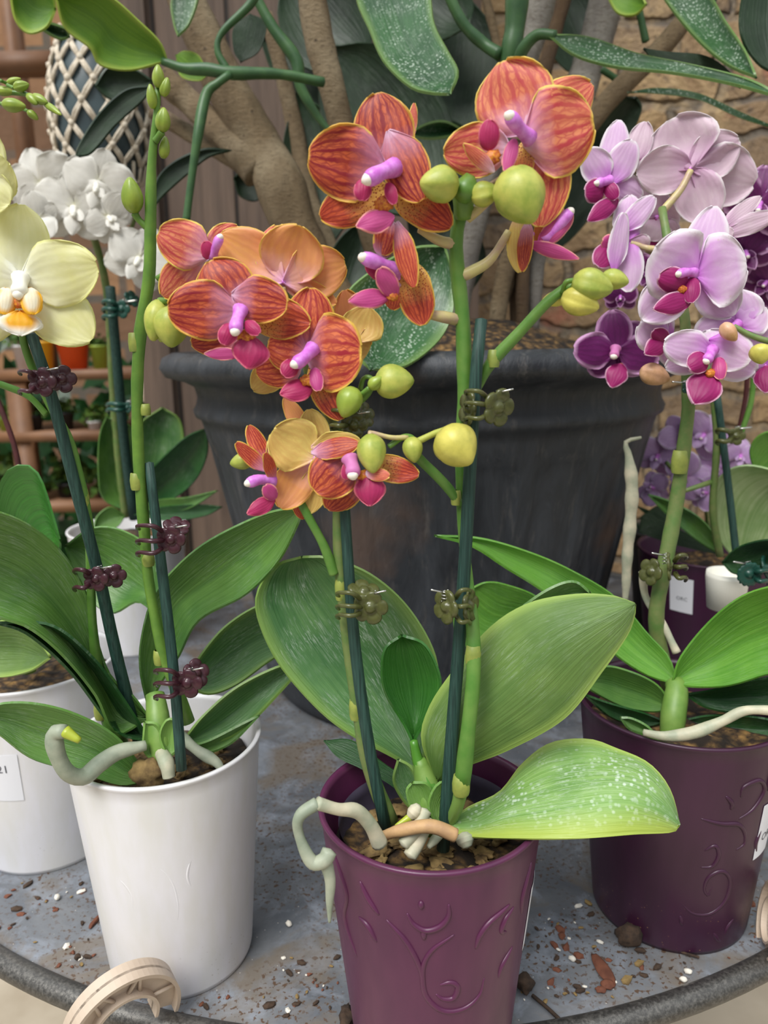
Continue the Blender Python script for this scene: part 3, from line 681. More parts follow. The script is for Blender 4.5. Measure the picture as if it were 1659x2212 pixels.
# ================================================================== BIG PLANTER WITH TREE
PC = Vector((.055, .985, 0))
tree = thing('potted_tree', 'many-stemmed tree with thick green leaves growing in a huge charcoal pot', 'potted tree', PC)
bm = bmesh.new(); N_ = 400; H_ = .435
prof_ = [(.0001, .004), (.195, .0), (.205, .004), (.215, .02), (.222, .045), (.222, .055), (.215, .06), (.219, .08), (.226, .11), (.240, .18), (.254, .25), (.258, .27), (.262, .29), (.264, .30), (.266, .31), (.268, .32), (.270, .33), (.273, .342), (.276, .355), (.279, .366), (.285, .369), (.287, .376), (.283, .383), (.281, .392), (.284, .405), (.296, .412), (.316, .418), (.322, .428), (.318, .440), (.306, .446), (.29, .443), (.282, .43), (.278, .40), (.0001, .40)]
rings = []
for r, z in prof_:
    rg = []
    for k in range(N_):
        a = 2*math.pi*k/N_; q = r
        if .08 < z < .35 and r > .1:      # moulded arched panels
            u = (a*20/(2*math.pi)) % 1; q = r-.0035*(1 if .14 < u < .86 else 0)*(1 if z < .335-.03*(abs(u-.5)*2)**2 else 0)
        rg.append(bm.verts.new((PC.x+q*math.cos(a), PC.y+q*math.sin(a), z*.955)))
    rings.append(rg)
for a, b in zip(rings, rings[1:]):
    for k in range(N_): bm.faces.new((a[k], a[(k+1) % N_], b[(k+1) % N_], b[k]))
bmesh.ops.recalc_face_normals(bm, faces=bm.faces[:])
obj('planter', bm, 'planter', tree, label='large charcoal urn-shaped planter with rolled rim and arched panels')
so = soil(tree, (PC.x, PC.y), .281, .412, amp=.006, name='soil')
for v in so.data.vertices: v.co.z += .05*max(0, 1-((v.co.x-PC.x)**2+(v.co.y-PC.y)**2)/.05) if v.co.z > .40 else 0
def trunk(pts, r, mat='trunk', n=30, name='trunk'):
    bm = bmesh.new(); ptube(bm, pts, r, n, 14, wob=.12); return obj(name, bm, mat, tree)
trunk([(370, -60, 1.0), (430, 60, 1.0), (490, 190, 1.0), (565, 320, 1.0), (605, 400, .98), (640, 500, .97), (690, 600, .97), (760, 700, .97), (790, 740, .97)], [36, 42, 44, 46, 52, 50, 48, 48])
trunk([(350, 170, 1.02), (420, 230, 1.02), (490, 300, 1.0), (560, 370, .99)], [30, 28, 28, 40])
trunk([(330, 240, 1.06), (430, 300, 1.05), (540, 360, 1.0)], [16, 18, 24])
trunk([(665, -60, .93), (690, 90, .93), (720, 200, .93), (745, 300, .94), (790, 450, .95), (830, 600, .97), (850, 740, .98)], [32, 30, 28, 30, 28, 28])
trunk([(575, 30, 1.1), (610, 160, 1.1), (640, 290, 1.1), (665, 420, 1.08), (720, 560, 1.05), (800, 740, 1.02)], [14, 18, 20, 22, 22])
trunk([(1185, -60, 1.0), (1150, 80, 1.0), (1110, 200, 1.0), (1060, 360, 1.0), (1010, 560, .99), (980, 740, .98)], [30, 28, 26, 24, 24], 'trunk_grey')
trunk([(1235, -60, 1.08), (1190, 100, 1.08), (1160, 230, 1.06), (1140, 420, 1.03), (1130, 560, 1.0), (1128, 720, .98)], [16, 16, 16, 15, 14], 'trunk_dark')
trunk([(1325, -60, 1.12), (1290, 80, 1.12), (1245, 220, 1.1), (1190, 400, 1.05), (1160, 560, 1.02), (1150, 720, 1.0)], [38, 36, 34, 20, 14], 'trunk_grey')
trunk([(1530, -30, 1.0), (1450, 80, 1.0), (1370, 160, 1.0), (1290, 245, 1.0), (1200, 380, 1.0), (1100, 560, .99), (1070, 720, .98)], [18, 22, 22, 22, 20, 18])
trunk([(1395, 150, 1.05), (1330, 220, 1.05), (1260, 290, 1.05), (1180, 420, 1.03), (1090, 640, 1.0), (1075, 720, .99)], [8, 8, 10, 12, 14])
trunk([(1040, -40, 1.1), (1065, 60, 1.1), (1080, 130, 1.1)], [10, 10, 8])
trunk([(1110, 560, 1.02), (1112, 640, 1.01), (1118, 720, 1.0)], [10, 13, 16], 'trunk_dark')
trunk([(1145, 590, 1.04), (1142, 650, 1.03), (1150, 720, 1.02)], [8, 10, 12], 'trunk_dark')
def vine(pts, r, mat='stem_tree'):
    bm = bmesh.new(); ptube(bm, pts, r, 30, 10, wob=.15); return obj('green_branch', bm, mat, tree)
vine([(350, 132, .86), (400, 148, .86), (450, 150, .86), (500, 158, .86), (600, 160, .87), (700, 178, .88)], [8, 13, 13, 11, 10])
vine([(497, 160, .855), (470, 180, .85), (445, 205, .85), (428, 290, .84), (412, 400, .84), (402, 480, .84)], [8, 12, 10, 8, 8])
vine([(490, 150, .86), (470, 110, .86), (480, 70, .86), (540, 10, .86), (560, -30, .86)], [8, 7, 9, 10])
vine([(540, -30, .9), (590, 60, .9), (640, 130, .9), (650, 190, .9), (700, 270, .9), (740, 300, .9)], [10, 12, 14, 9, 6])
vine([(960, -30, .85), (1000, 50, .85), (1045, 95, .85), (1080, 118, .84)], [10, 12, 13, 14])
vine([(1120, -40, .84), (1112, 60, .84), (1100, 135, .84), (1095, 200, .86)], [24, 24, 22, 18])
vine([(1120, 150, .82), (1128, 110, .81), (1160, 76, .80), (1200, 76, .79)], [14, 14, 12, 10])
vine([(1380, 20, 1.0), (1395, 90, 1.0)], [8, 8]); vine([(1300, 150, 1.05), (1330, 170, 1.05)], [7, 8])
T_ = dict(thick=.0022)
leaf(tree, (362, 132), (120, -10), [(280, 152), (215, 140), (195, 105), (140, 60)], [(345, 90), (300, 45), (250, 0), (200, -30)], .86, .80, 'leaf_yel', .012, **T_)
leaf(tree, (120, 20), (20, -30), [(100, 60), (60, 72), (32, 40)], [(110, -30), (70, -60)], .86, .84, 'leaf_yel', .01, **T_)
leaf(tree, (150, 80), (60, 40), [(130, 85), (100, 70)], [(140, 60), (90, 45)], .9, .88, 'leaf_tree', .01, **T_)
leaf(tree, (840, -90), (972, 204), [(770, -20), (800, 70), (830, 135), (885, 188), (930, 202)], [(920, -40), (938, 50), (968, 110), (990, 155)], .84, .70, 'leaf_tree', .014, **T_)
leaf(tree, (1185, 75), (1700, 215), [(1270, 78), (1380, 115), (1500, 140), (1620, 172)], [(1240, 120), (1330, 146), (1450, 158), (1580, 182)], .79, .70, 'leaf_tree', .008, fl=.02, **T_)
leaf(tree, (1390, 105), (1600, 190), [(1440, 112), (1520, 120), (1570, 150)], [(1430, 150), (1520, 168)], .80, .80, 'leaf_shade', .0, **T_)
leaf(tree, (1420, -60), (1634, 168), [(1510, -40), (1570, 50), (1610, 110)], [(1430, -10), (1500, 80), (1570, 140)], .86, .74, 'leaf_tree', .01, **T_)
leaf(tree, (1680, -60), (1680, 160), [(1620, -50), (1598, 30), (1605, 90), (1640, 140)], [(1720, 0), (1720, 90)], .80, .76, 'leaf_shade', .01, **T_)
leaf(tree, (1355, 200), (1700, 285), [(1420, 190), (1510, 202), (1600, 242)], [(1420, 203), (1510, 216), (1600, 256)], .95, .86, 'leaf_tree', .0, **T_)
leaf(tree, (1375, 210), (1270, 330), [(1385, 240), (1350, 300)], [(1340, 215), (1290, 270)], 1.0, 1.02, 'leaf_shade', .01, **T_)
leaf(tree, (1300, -40), (1396, 10), [(1330, 25), (1370, 33)], [(1360, -60)], 1.0, .95, 'leaf_yel', .01, **T_)
leaf(tree, (1490, -40), (1540, 30), [(1500, 0), (1520, 22)], [(1550, -30)], 1.0, 1.0, 'leaf_shade', .0, **T_)
leaf(tree, (960, 530), (800, 800), [(880, 540), (770, 610), (745, 660), (760, 750)], [(985, 620), (960, 720), (880, 790)], .70, .62, 'leaf_tree', .02, fr=.02, **T_)
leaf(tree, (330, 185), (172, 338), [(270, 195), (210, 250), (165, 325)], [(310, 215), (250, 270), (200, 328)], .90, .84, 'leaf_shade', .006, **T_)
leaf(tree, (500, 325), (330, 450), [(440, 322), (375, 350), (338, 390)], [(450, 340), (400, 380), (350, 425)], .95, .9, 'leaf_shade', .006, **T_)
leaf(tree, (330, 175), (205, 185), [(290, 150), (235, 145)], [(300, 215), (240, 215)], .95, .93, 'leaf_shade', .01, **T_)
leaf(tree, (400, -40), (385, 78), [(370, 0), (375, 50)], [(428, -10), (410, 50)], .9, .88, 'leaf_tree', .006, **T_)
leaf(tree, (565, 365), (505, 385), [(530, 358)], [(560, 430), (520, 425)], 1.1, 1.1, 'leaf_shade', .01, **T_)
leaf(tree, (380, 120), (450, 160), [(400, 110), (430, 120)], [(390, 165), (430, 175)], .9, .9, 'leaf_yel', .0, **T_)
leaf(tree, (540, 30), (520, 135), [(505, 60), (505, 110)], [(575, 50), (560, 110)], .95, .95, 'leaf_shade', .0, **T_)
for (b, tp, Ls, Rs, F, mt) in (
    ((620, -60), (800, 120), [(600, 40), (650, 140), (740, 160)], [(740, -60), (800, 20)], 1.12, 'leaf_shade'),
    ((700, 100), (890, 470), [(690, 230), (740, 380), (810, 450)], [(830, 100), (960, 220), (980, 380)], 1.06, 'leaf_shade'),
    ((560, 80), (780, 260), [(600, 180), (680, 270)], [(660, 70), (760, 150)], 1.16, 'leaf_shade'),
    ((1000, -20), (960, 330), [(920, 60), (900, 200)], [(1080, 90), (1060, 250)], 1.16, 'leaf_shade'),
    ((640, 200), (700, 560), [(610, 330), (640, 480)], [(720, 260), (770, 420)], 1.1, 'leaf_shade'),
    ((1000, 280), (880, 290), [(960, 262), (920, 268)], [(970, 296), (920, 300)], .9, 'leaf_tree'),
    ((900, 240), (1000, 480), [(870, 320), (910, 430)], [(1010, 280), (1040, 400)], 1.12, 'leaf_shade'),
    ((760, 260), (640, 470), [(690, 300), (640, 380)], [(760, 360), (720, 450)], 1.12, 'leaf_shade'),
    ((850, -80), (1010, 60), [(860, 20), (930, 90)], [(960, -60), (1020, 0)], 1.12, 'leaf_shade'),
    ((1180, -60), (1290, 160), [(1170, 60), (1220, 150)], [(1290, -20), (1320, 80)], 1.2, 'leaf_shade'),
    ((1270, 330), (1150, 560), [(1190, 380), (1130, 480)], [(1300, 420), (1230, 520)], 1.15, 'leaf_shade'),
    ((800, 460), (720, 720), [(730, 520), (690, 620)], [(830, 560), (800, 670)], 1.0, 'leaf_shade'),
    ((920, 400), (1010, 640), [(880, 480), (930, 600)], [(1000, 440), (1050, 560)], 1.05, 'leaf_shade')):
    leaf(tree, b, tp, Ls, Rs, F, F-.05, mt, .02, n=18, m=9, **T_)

# unseen leaves added above the view to shade the planter and the wall
bm = bmesh.new(); rnd = random.Random(3)
for i in range(190):
    y = rnd.uniform(.62, 1.38); x = rnd.uniform(-1.0, 1.2); z = .435+.40*y+.16+rnd.random()*.5
    if x < -.12: continue
    a = rnd.random()*6.28; d = Vector((math.cos(a), math.sin(a), rnd.uniform(-.4, .1))).normalized()*rnd.uniform(.14, .22); sd = d.cross(Vector((0, 0, 1))).normalized()*.04
    p = Vector((x, y, z)); q = [p+d*t+sd*w*sg+Vector((0, 0, .008*abs(sg))) for sg, lst in ((1, ((.15, .6), (.4, 1), (.7, .9), (.92, .4))), (-1, ((.92, .4), (.7, .9), (.4, 1), (.15, .6)))) for t, w in lst]
    bm.faces.new([bm.verts.new(v) for v in [p]+q[:4]+[p+d]+q[4:]])
bmesh.ops.solidify(bm, geom=bm.faces[:], thickness=.0015)
o = obj('added_shade_leaves', bm, 'leaf_tree', tree, smooth=False); o['kind'] = 'stuff'

# ================================================================== MACRAME HANGER
mh = thing('hanging_planter', 'slate blue pot in a knotted cream macrame hanger, upper left', 'hanging planter', at(215, 230, 1.22))
c0 = at(215, 240, 1.22); s0 = mpp(c0)
def mr_(z): # radius of the pot at height z in px above centre
    q = (z+150)/300; return 98*(math.sin(math.pi*min(1, max(0, q*.62+.22))))**.7
bm = bmesh.new(); lathe(bm, [(.0001, -150*s0)]+[(mr_(z)*s0, z*s0) for z in range(-150, 151, 20)]+[(.0001, 150*s0)], c0, 40); obj('pot', bm, 'slate', mh)
bm = bmesh.new(); K = 12
def cyl(a, z, e=5): return Vector((c0.x+(mr_(z)+e)*s0*math.cos(a), c0.y+(mr_(z)+e)*s0*math.sin(a), c0.z+z*s0))
rows = [150, 112, 76, 36, -6, -48, -86, -118]
for i in range(len(rows)-1):
    for k in range(K):
        a = 2*math.pi*(k+(i % 2)*.5)/K
        for sg in (-1, 1):
            a2 = a+sg*math.pi/K
            for off in (-.035, .035):
                tube(bm, [cyl(a+off*.6, rows[i]), cyl(a*.5+a2*.5+off, (rows[i]+rows[i+1])/2, 7), cyl(a2+off*.6, rows[i+1])], 3.4*s0, 6)
        blob(bm, cyl(a, rows[i], 6), 8*s0, (1, 1, 1.1), .3, 1)
for k in range(K*2):
    a = math.pi*k/K; tube(bm, [cyl(a, -112), cyl(a+.1, -145), Vector((c0.x+10*s0*math.cos(a), c0.y+10*s0*math.sin(a), c0.z-175*s0))], 4*s0, 6)
obj('cord_net', bm, 'cord', mh)

# ================================================================== ORCHID 1: front purple pot, orange-red flowers
P1 = Vector((.0245, .408, 0)); H1 = .170
A = thing('potted_orchid', 'orange-red flowered orchid in the nearest purple pot at the front of the table', 'potted orchid', P1, 'purple-potted orchids')
sw1 = [[(-26, .086), (-16, .070), (-9, .045), (-8, .022)], [(8, .078), (-2, .066), (-7, .052), (-8, .036), (-6, .018), (3, .004), (16, .003), (25, .012), (27, .027)],
       [(1, .030), (7, .032), (11, .026), (9, .016), (3, .016), (-1, .021)], [(-15, .097), (-12, .088), (-6, .083), (1, .087), (5, .096), (5, .107)], [(-7, .085), (-7, .074)],
       [(-8, .110), (-8, .103)], [(40, .088), (28, .082), (22, .072), (20, .060)], [(44, .082), (38, .076), (36, .066), (40, .062)], [(-40, .112), (-36, .100), (-30, .088)], [(-44, .075), (-38, .072), (-33, .060)],
       [(48, .04), (40, .03), (38, .018)], [(58, .11), (52, .085), (54, .065)], [(-60, .12), (-52, .09), (-58, .06), (-50, .03)]]
sw1 = [[(a, .074+.71*z) for a, z in q] for q in sw1]
pot(A, P1, .0655, .0475, H1, 'purple', sw1, sink=.0002)
soil(A, (P1.x, P1.y), .058, .139)
sticker(A, P1, .0655, .0475, H1, 66, 84, .085, .128)
# grey inner liner standing proud of the mix
bm = bmesh.new(); lathe(bm, [(.050, .115), (.0545, .150), (.0548, .158)], P1, 40, a0=math.radians(20), a1=math.radians(205)); bmesh.ops.solidify(bm, geom=bm.faces[:], thickness=.0009); obj('inner_liner', bm, 'grey_liner', A)
for i in range(40):
    a = random.random()*6.28; r = .05*random.random()**.5; bm = bmesh.new(); blob(bm, (P1.x+r*math.cos(a), P1.y+r*math.sin(a)-.004, .141), (.0035+.003*random.random()), (1.3, .8, .5), .9, 3, rot=Matrix.Rotation(a*3, 3, 'Z')); obj('bark_chip', bm, 'bark', A)
leaf(A, (905, 1665), (652, 1203), [(840, 1630), (760, 1588), (690, 1535), (610, 1445), (565, 1360), (553, 1290), (590, 1225)], [(925, 1600), (945, 1500), (938, 1410), (880, 1310), (800, 1240), (710, 1205)], .435, .475, 'leaf_dusty_glare', .022, fl=.0, fr=.005, n=34, m=17)
leaf(A, (893, 1605), (868, 1372), [(870, 1560), (833, 1500), (824, 1450), (832, 1400)], [(905, 1580), (935, 1530), (952, 1470), (920, 1395)], .418, .435, 'leaf_new', .012)
leaf(A, (945, 1690), (1371, 1305), [(912, 1600), (925, 1535), (968, 1465), (1055, 1360), (1140, 1305), (1240, 1285), (1320, 1288)], [(1005, 1655), (1100, 1618), (1220, 1550), (1300, 1450), (1352, 1375), (1368, 1335)], .41, .385, 'leaf_under', -.012, fl=.02, fr=-.01, n=34, m=17)
leaf(A, (1080, 1360), (1275, 1280), [(1130, 1310), (1190, 1270), (1240, 1256)], [(1150, 1340), (1240, 1310)], .44, .44, 'leaf', .01)
leaf(A, (965, 1782), (1467, 1782), [(1010, 1745), (1080, 1712), (1130, 1650), (1190, 1606), (1270, 1598), (1330, 1618), (1400, 1650), (1445, 1705)], [(1000, 1806), (1100, 1812), (1250, 1812), (1370, 1802), (1450, 1797)], .392, .365, 'leaf_pale', -.004, fl=.035, fr=-.02, n=34, m=17, mid=[(1030, 1775), (1110, 1735), (1210, 1705), (1310, 1690), (1380, 1700), (1435, 1740)])
leaf(A, (905, 1762), (700, 1600), [(850, 1700), (780, 1660), (730, 1635)], [(900, 1700), (830, 1650), (760, 1600)], .42, .445, 'leaf_dark', .0)
leaf(A, (915, 1760), (860, 1640), [(880, 1740), (850, 1690)], [(915, 1720), (890, 1660)], .41, .42, 'leaf_dusty_glare', .004)
leaf(A, (950, 1790), (1000, 1700), [(925, 1740), (950, 1690)], [(985, 1760), (1005, 1720)], .388, .40, 'sheath2', .004, n=14, m=9, name='leaf_sheath'); leaf(A, (915, 1780), (890, 1690), [(890, 1750), (878, 1710)], [(935, 1740), (925, 1695)], .392, .402, 'sheath2', .004, n=14, m=9, name='leaf_sheath')
bm = bmesh.new(); ptube(bm, [(935, 1790, .405), (930, 1740, .405), (920, 1690, .41), (905, 1640, .413)], [30, 34, 26, 14], 14, 16); obj('crown', bm, 'sheath', A)
bm = bmesh.new(); ptube(bm, [(893, 1600, .415), (905, 1650, .412), (935, 1720, .405)], [9, 14, 22], 14, 10); obj('leaf_sheath', bm, 'leaf_bright', A)
stem(A, [(845, 1775, .400), (812, 1700, .400), (790, 1620, .400), (770, 1500, .400), (752, 1380, .400), (741, 1280, .400), (733, 1200, .400), (732, 1100, .402), (738, 980, .406), (712, 900, .408), (680, 850, .41), (660, 780, .415), (640, 680, .42), (610, 620, .42)], [17, 17, 15, 14, 14, 13, 11, 10, 8], 'stem_dull', nodes=[(770, 1530, .400, 14, 40), (738, 1270, .400, 13, 44)])
stem(A, [(722, 1240, .398), (700, 1180, .397), (668, 1120, .396), (650, 1085, .396)], [12, 10, 9], 'stem')
stem(A, [(998, 1700, .382), (1010, 1590, .381), (1022, 1470, .384), (1022, 1370, .390), (1010, 1250, .400), (998, 1120, .404), (996, 980, .404), (1003, 850, .404), (1000, 700, .404), (990, 600, .404), (985, 520, .402), (1000, 440, .400), (1010, 400, .398)], [17, 17, 16, 14, 11, 12, 15, 17, 17, 16, 13], 'stem', nodes=[(1022, 1415, .387, 15, 36), (996, 1695, .382, 17, 36)])
bm = bmesh.new(); ptube(bm, [(998, 1695, .382), (988, 1740, .386), (965, 1790, .398)], [16, 14, 12], 10, 10); obj('flower_stem', bm, 'leaf_dusty_glare', A)
stake(A, [(833, 1790, .394), (795, 1600, .394), (765, 1380, .394), (746, 1120, .396), (738, 940, .402)], [13, 13, 12, 11])
stake(A, [(957, 1835, .392), (975, 1600, .394), (995, 1350, .396), (1005, 1200, .396), (1025, 850, .396), (1040, 690, .398)], [14, 14, 14, 14, 13])
stem(A, [(1030, 840, .404), (1060, 785, .402), (1120, 720, .398), (1180, 655, .394), (1222, 622, .392)], [10, 12, 13, 12, 11], 'stem', nodes=[(1066, 775, .401, 12, 30)])
stem(A, [(995, 1090, .402), (960, 1045, .398), (915, 1000, .394), (900, 985, .392)], [10, 11, 12], 'stem', nodes=[(985, 1075, .401, 10, 26)])
stem(A, [(905, 988, .392), (893, 950, .39), (870, 945, .388), (840, 965, .386)], [8, 7, 6], 'stem_bright', 'flower_branch')
stem(A, [(740, 935, .404), (752, 890, .402), (790, 855, .40), (800, 840, .40)], [9, 8, 7], 'stem_bright', 'flower_branch')
clip(A, (800, 1312), .388, 'olive', 1, 38, grip=44, dx2=(-14, -34), face2=(.2, -.3, .9), prongs=(-2, 18, -30))
clip(A, (965, 1310), .388, 'olive', -1, 38, face=(-.75, -.55, .1), face2=(.8, -.5, .1), grip=26, dx2=(48, -2), prongs=(-34, 0, 34))
clip(A, (1075, 880), .392, 'olive', 1, 42, face=(.5, -.8, -.1), face2=(-.9, -.3, .1), grip=40, dx2=(-62, 2), prongs=(-34, -8, 24))
clip(A, (765, 918), .404, 'olive', 1, 30, grip=30)
# aerial roots
root_(A, [(820, 1822, .365), (800, 1782, .362), (770, 1752, .358), (730, 1748, .352), (685, 1735, .348)], [17, 17, 15, 14], 'root')
root_(A, [(685, 1735, .348), (648, 1762, .346), (645, 1800, .346), (672, 1860, .345), (700, 1858, .345), (712, 1838, .347)], [13, 12, 12, 15, 16], 'root_grey')
root_(A, [(700, 1850, .347), (713, 1900, .347), (712, 1950, .347), (712, 1992, .347)], [15, 13, 9, 3], 'root_grey')
root_(A, [(815, 1812, .378), (860, 1795, .375), (930, 1785, .373), (985, 1805, .372)], [13, 14, 15, 13], 'root_tan')
root_(A, [(905, 1740, .385), (885, 1765, .383)], [15, 14], 'root', tipm=(855, 1785, .380))
root_(A, [(920, 1750, .385), (900, 1790, .38), (870, 1825, .374)], [13, 15, 14], 'root')
root_(A, [(930, 1770, .385), (905, 1815, .378), (885, 1850, .372)], [13, 15, 14], 'root')
root_(A, [(1000, 1800, .385), (1010, 1830, .38)], [20, 17], 'root')
root_(A, [(960, 1790, .39), (925, 1830, .38)], [10, 9], 'root')
# -- flowers, left cluster
PB, PY = ('petal_back', 'petal_light'), ('petal_backy', 'petal')
PF, PL_, PR_ = ('petal', 'petal_back'), ('petal_light', 'petal_back'), ('petal_red', 'petal_backy')
F = .400
flower(A, (455, 555, F+.006), [('S', 515, 488, .006, 36, PL_), ('S', 350, 640, .004, 42, PL_, .12, 0, 435, 560, 0), ('P', 341, 500, -.004, 52, PL_), ('M', 446, 520, -.008, 14, 'lip', .3, 0, 450, 560, -.006)], [(458, 555, -.004), (468, 530, -.008), (475, 512, -.010)], ('column', 'anther'), label='coral flower at the left end, half hidden by its neighbours')
flower(A, (612, 608, F), [('P', 472, 510, .004, 62, PB, -.1), ('P', 748, 570, .008, 58, PB, -.1), ('S', 600, 485, .014, 60, PL_, .1), ('S', 650, 487, -.006, 70, PB, -.12), ('S', 520, 625, .004, 24, PB, -.1), ('S', 728, 655, .006, 26, PB, -.1)], label='peach flower seen from behind')
flower(A, (770, 740, F+.012), [('P', 798, 665, .004, 46, PY, -.1), ('S', 745, 625, .006, 36, PB, -.1), ('S', 800, 750, .006, 40, PY, -.1)], label='yellow-backed flower turned away behind its neighbour')
flower(A, (610, 790, F+.010), [('S', 545, 842, .004, 34, PY, -.1), ('S', 560, 790, .004, 32, PY, -.1)], label='mostly hidden flower with a yellow back')
flower(A, (665, 765, F-.004), [('S', 672, 620, .003, 56, PF), ('S', 551, 800, .002, 44, PF, .1, 0, 650, 790, 0), ('S', 738, 908, -.004, 40, ('sepal_spot', 'petal_back'), .1, 0, 680, 775, 0), ('P', 577, 745, -.002, 48, PF, .1), ('P', 783, 762, -.010, 84, PF, .1, 0, 660, 762, 0),
    ('L', 604, 852, -.012, 26, 'lip', .35, 20, 676, 836, -.006), ('M', 612, 812, -.012, 19, 'lip', .5, 0, 640, 780, -.006), ('M', 688, 845, -.012, 15, 'lip_light', .5, 0, 678, 795, -.006)], [(676, 752, -.004), (658, 772, -.010), (637, 787, -.014)], callus=(664, 822, -.008, 15), cr_=13, label='orange-red flower facing right of the middle of the left cluster')
flower(A, (518, 672, F-.010), [('S', 452, 562, .005, 66, PR_), ('S', 412, 742, .002, 40, PR_, .1, 0, 530, 720, 0), ('S', 672, 700, .0, 46, ('sepal_spot', 'petal_back'), .1, 0, 530, 672, .002), ('P', 361, 668, -.004, 64, PR_, .1), ('P', 622, 660, -.008, 50, PR_, .1, 0, 500, 636, 0),
    ('L', 535, 798, -.010, 40, 'lip', .3, 0, 548, 728, -.006), ('L', 440, 764, .001, 14, 'lip_light', .2, 0, 520, 765, .001), ('M', 482, 745, -.013, 20, 'lip', .5, 0, 502, 700, -.008), ('M', 560, 722, -.013, 14, 'lip', .5, 0, 530, 695, -.008)], [(520, 668, -.004), (512, 695, -.010), (508, 716, -.014)], callus=(530, 728, -.006, 18), cr_=13, label='large orange-red flower at the front of the left cluster')
# lower cluster
F = .388
flower(A, (680, 990, F+.004), [('S', 614, 858, .004, 20, PB, -.1, 0, 668, 950, 0), ('S', 668, 883, .001, 34, PY, -.15, 0, 690, 985, 0), ('P', 588, 930, -.004, 60, PY, -.12), ('S', 604, 1098, -.003, 44, PB, -.1, 0, 665, 995, 0), ('S', 668, 1110, .002, 32, PY, -.1, 0, 685, 1010, 0), ('P', 780, 955, -.004, 28, PY, -.2, 0, 672, 965, 0), ('S', 655, 1122, .006, 16, PF, .1, 0, 640, 1070, .004)], label='yellow flower of the lower cluster seen from behind')
flower(A, (750, 1015, F-.004), [('P', 775, 958, -.006, 26, PR_, .2, -30, 672, 978, 0), ('S', 706, 1100, .004, 42, PR_, .1, 0, 775, 1020, 0), ('P', 678, 1062, -.006, 54, PR_, .15, 0, 758, 990, 0), ('S', 906, 1026, -.002, 30, ('sepal_spot', 'petal_back'), .1, 0, 790, 1000, 0),
    ('L', 798, 1094, -.010, 34, 'lip', .3, 0, 800, 1024, -.006), ('M', 842, 1028, -.012, 14, 'petal_light', .3, 0, 790, 1022, -.008), ('M', 744, 1035, -.008, 13, 'lip', .4, 0, 758, 995, -.006)], [(755, 990, -.006), (762, 1010, -.010), (762, 1026, -.013)], ('lip_light', 'anther'), callus=(790, 1030, -.005, 18), cr_=14, label='deep red flower of the lower cluster behind a pale bud')
flower(A, (580, 1012, F), [('S', 536, 918, .004, 22, PF, .1, 25, 580, 1005, 0), ('S', 596, 930, .006, 20, PY, -.1, 25, 590, 1010, .004), ('P', 509, 956, -.006, 17, PF, .1, 0, 575, 1018, 0), ('P', 572, 978, -.012, 14, PF, .1, 20, 594, 1040, 0), ('L', 533, 1111, -.012, 18, 'lip', .3, 0, 594, 1078, -.004), ('M', 572, 1048, -.010, 16, 'lip_light', .3, 0, 594, 1078, -.006)], [(590, 1040, 0), (560, 1036, -.006), (536, 1044, -.010)], cr_=11, label='small side-facing flower left of the lower cluster')
# upper right cluster
F = .390
flower(A, (860, 600, F+.004), [('S', 895, 222, .014, 10, PL_, .1, 0, 888, 300, .014), ('S', 836, 478, .004, 30, PF, .15, 35, 822, 556, -.004), ('S', 826, 552, -.004, 28, PF, .1, 0, 846, 478, .002), ('S', 848, 670, .004, 24, PF, .1, 0, 858, 610, 0), ('S', 915, 704, -.002, 42, ('sepal_spot', 'petal_back'), .12, 15, 880, 565, 0), ('P', 895, 622, -.010, 26, PF, .2, 25, 858, 478, -.006),
    ('L', 751, 652, -.012, 22, 'lip_light', .4, 20, 842, 640, -.004), ('M', 820, 578, -.012, 22, 'lip_light', .3, 0, 852, 640, -.006), ('M', 790, 570, -.006, 13, 'lip', .3, 0, 830, 605, -.004)], [(858, 585, 0), (815, 568, -.008), (785, 556, -.012)], callus=(848, 640, -.006, 12), cr_=14, label='side-facing orange-red flower below the upper cluster')
flower(A, (840, 365, F), [('S', 815, 200, .004, 68, PR_), ('S', 690, 470, .002, 48, ('sepal_spot', 'petal_back'), .1, 0, 845, 410, 0), ('S', 976, 492, .000, 46, ('sepal_spot', 'petal_back'), .1, 0, 845, 390, 0), ('P', 664, 338, -.004, 78, PR_, .1, 0, 835, 365, 0), ('P', 912, 435, -.006, 52, PR_, .15, 0, 838, 282, 0),
    ('L', 768, 490, -.012, 26, 'lip_light', .3, 20, 852, 468, -.006), ('M', 782, 434, -.010, 19, 'lip', .4, 0, 785, 388, -.008), ('M', 852, 442, -.010, 13, 'lip', .4, 0, 838, 395, -.008)], [(852, 362, -.004), (825, 372, -.012), (794, 388, -.016)], callus=(830, 440, -.006, 20), cr_=16, label='orange-red flower at the left of the upper cluster')
flower(A, (1135, 290, F-.004), [('S', 1280, 180, .008, 58, PL_), ('S', 957, 330, .000, 56, PL_, .1, 0, 1100, 320, 0), ('S', 1165, 492, .006, 62, PL_, .1, 0, 1180, 300, .002), ('S', 1085, 131, .003, 86, PL_, .1), ('P', 1284, 262, -.006, 92, PL_, .1, 0, 1128, 308, 0),
    ('S', 1125, 395, .000, 22, ('sepal_spot', 'petal_back'), .1, 0, 1140, 300, 0), ('L', 1000, 310, -.014, 16, 'petal_light', .4, 0, 1068, 372, -.008), ('M', 1058, 258, -.010, 22, 'lip', .4, 0, 1055, 325, -.008), ('M', 1092, 372, -.012, 15, 'lip_light', .4, 0, 1112, 300, -.008)], [(1145, 300, -.004), (1120, 275, -.010), (1101, 250, -.016)], callus=(1063, 340, -.008, 18), cr_=14, label='largest coral flower at the top of the right spike')
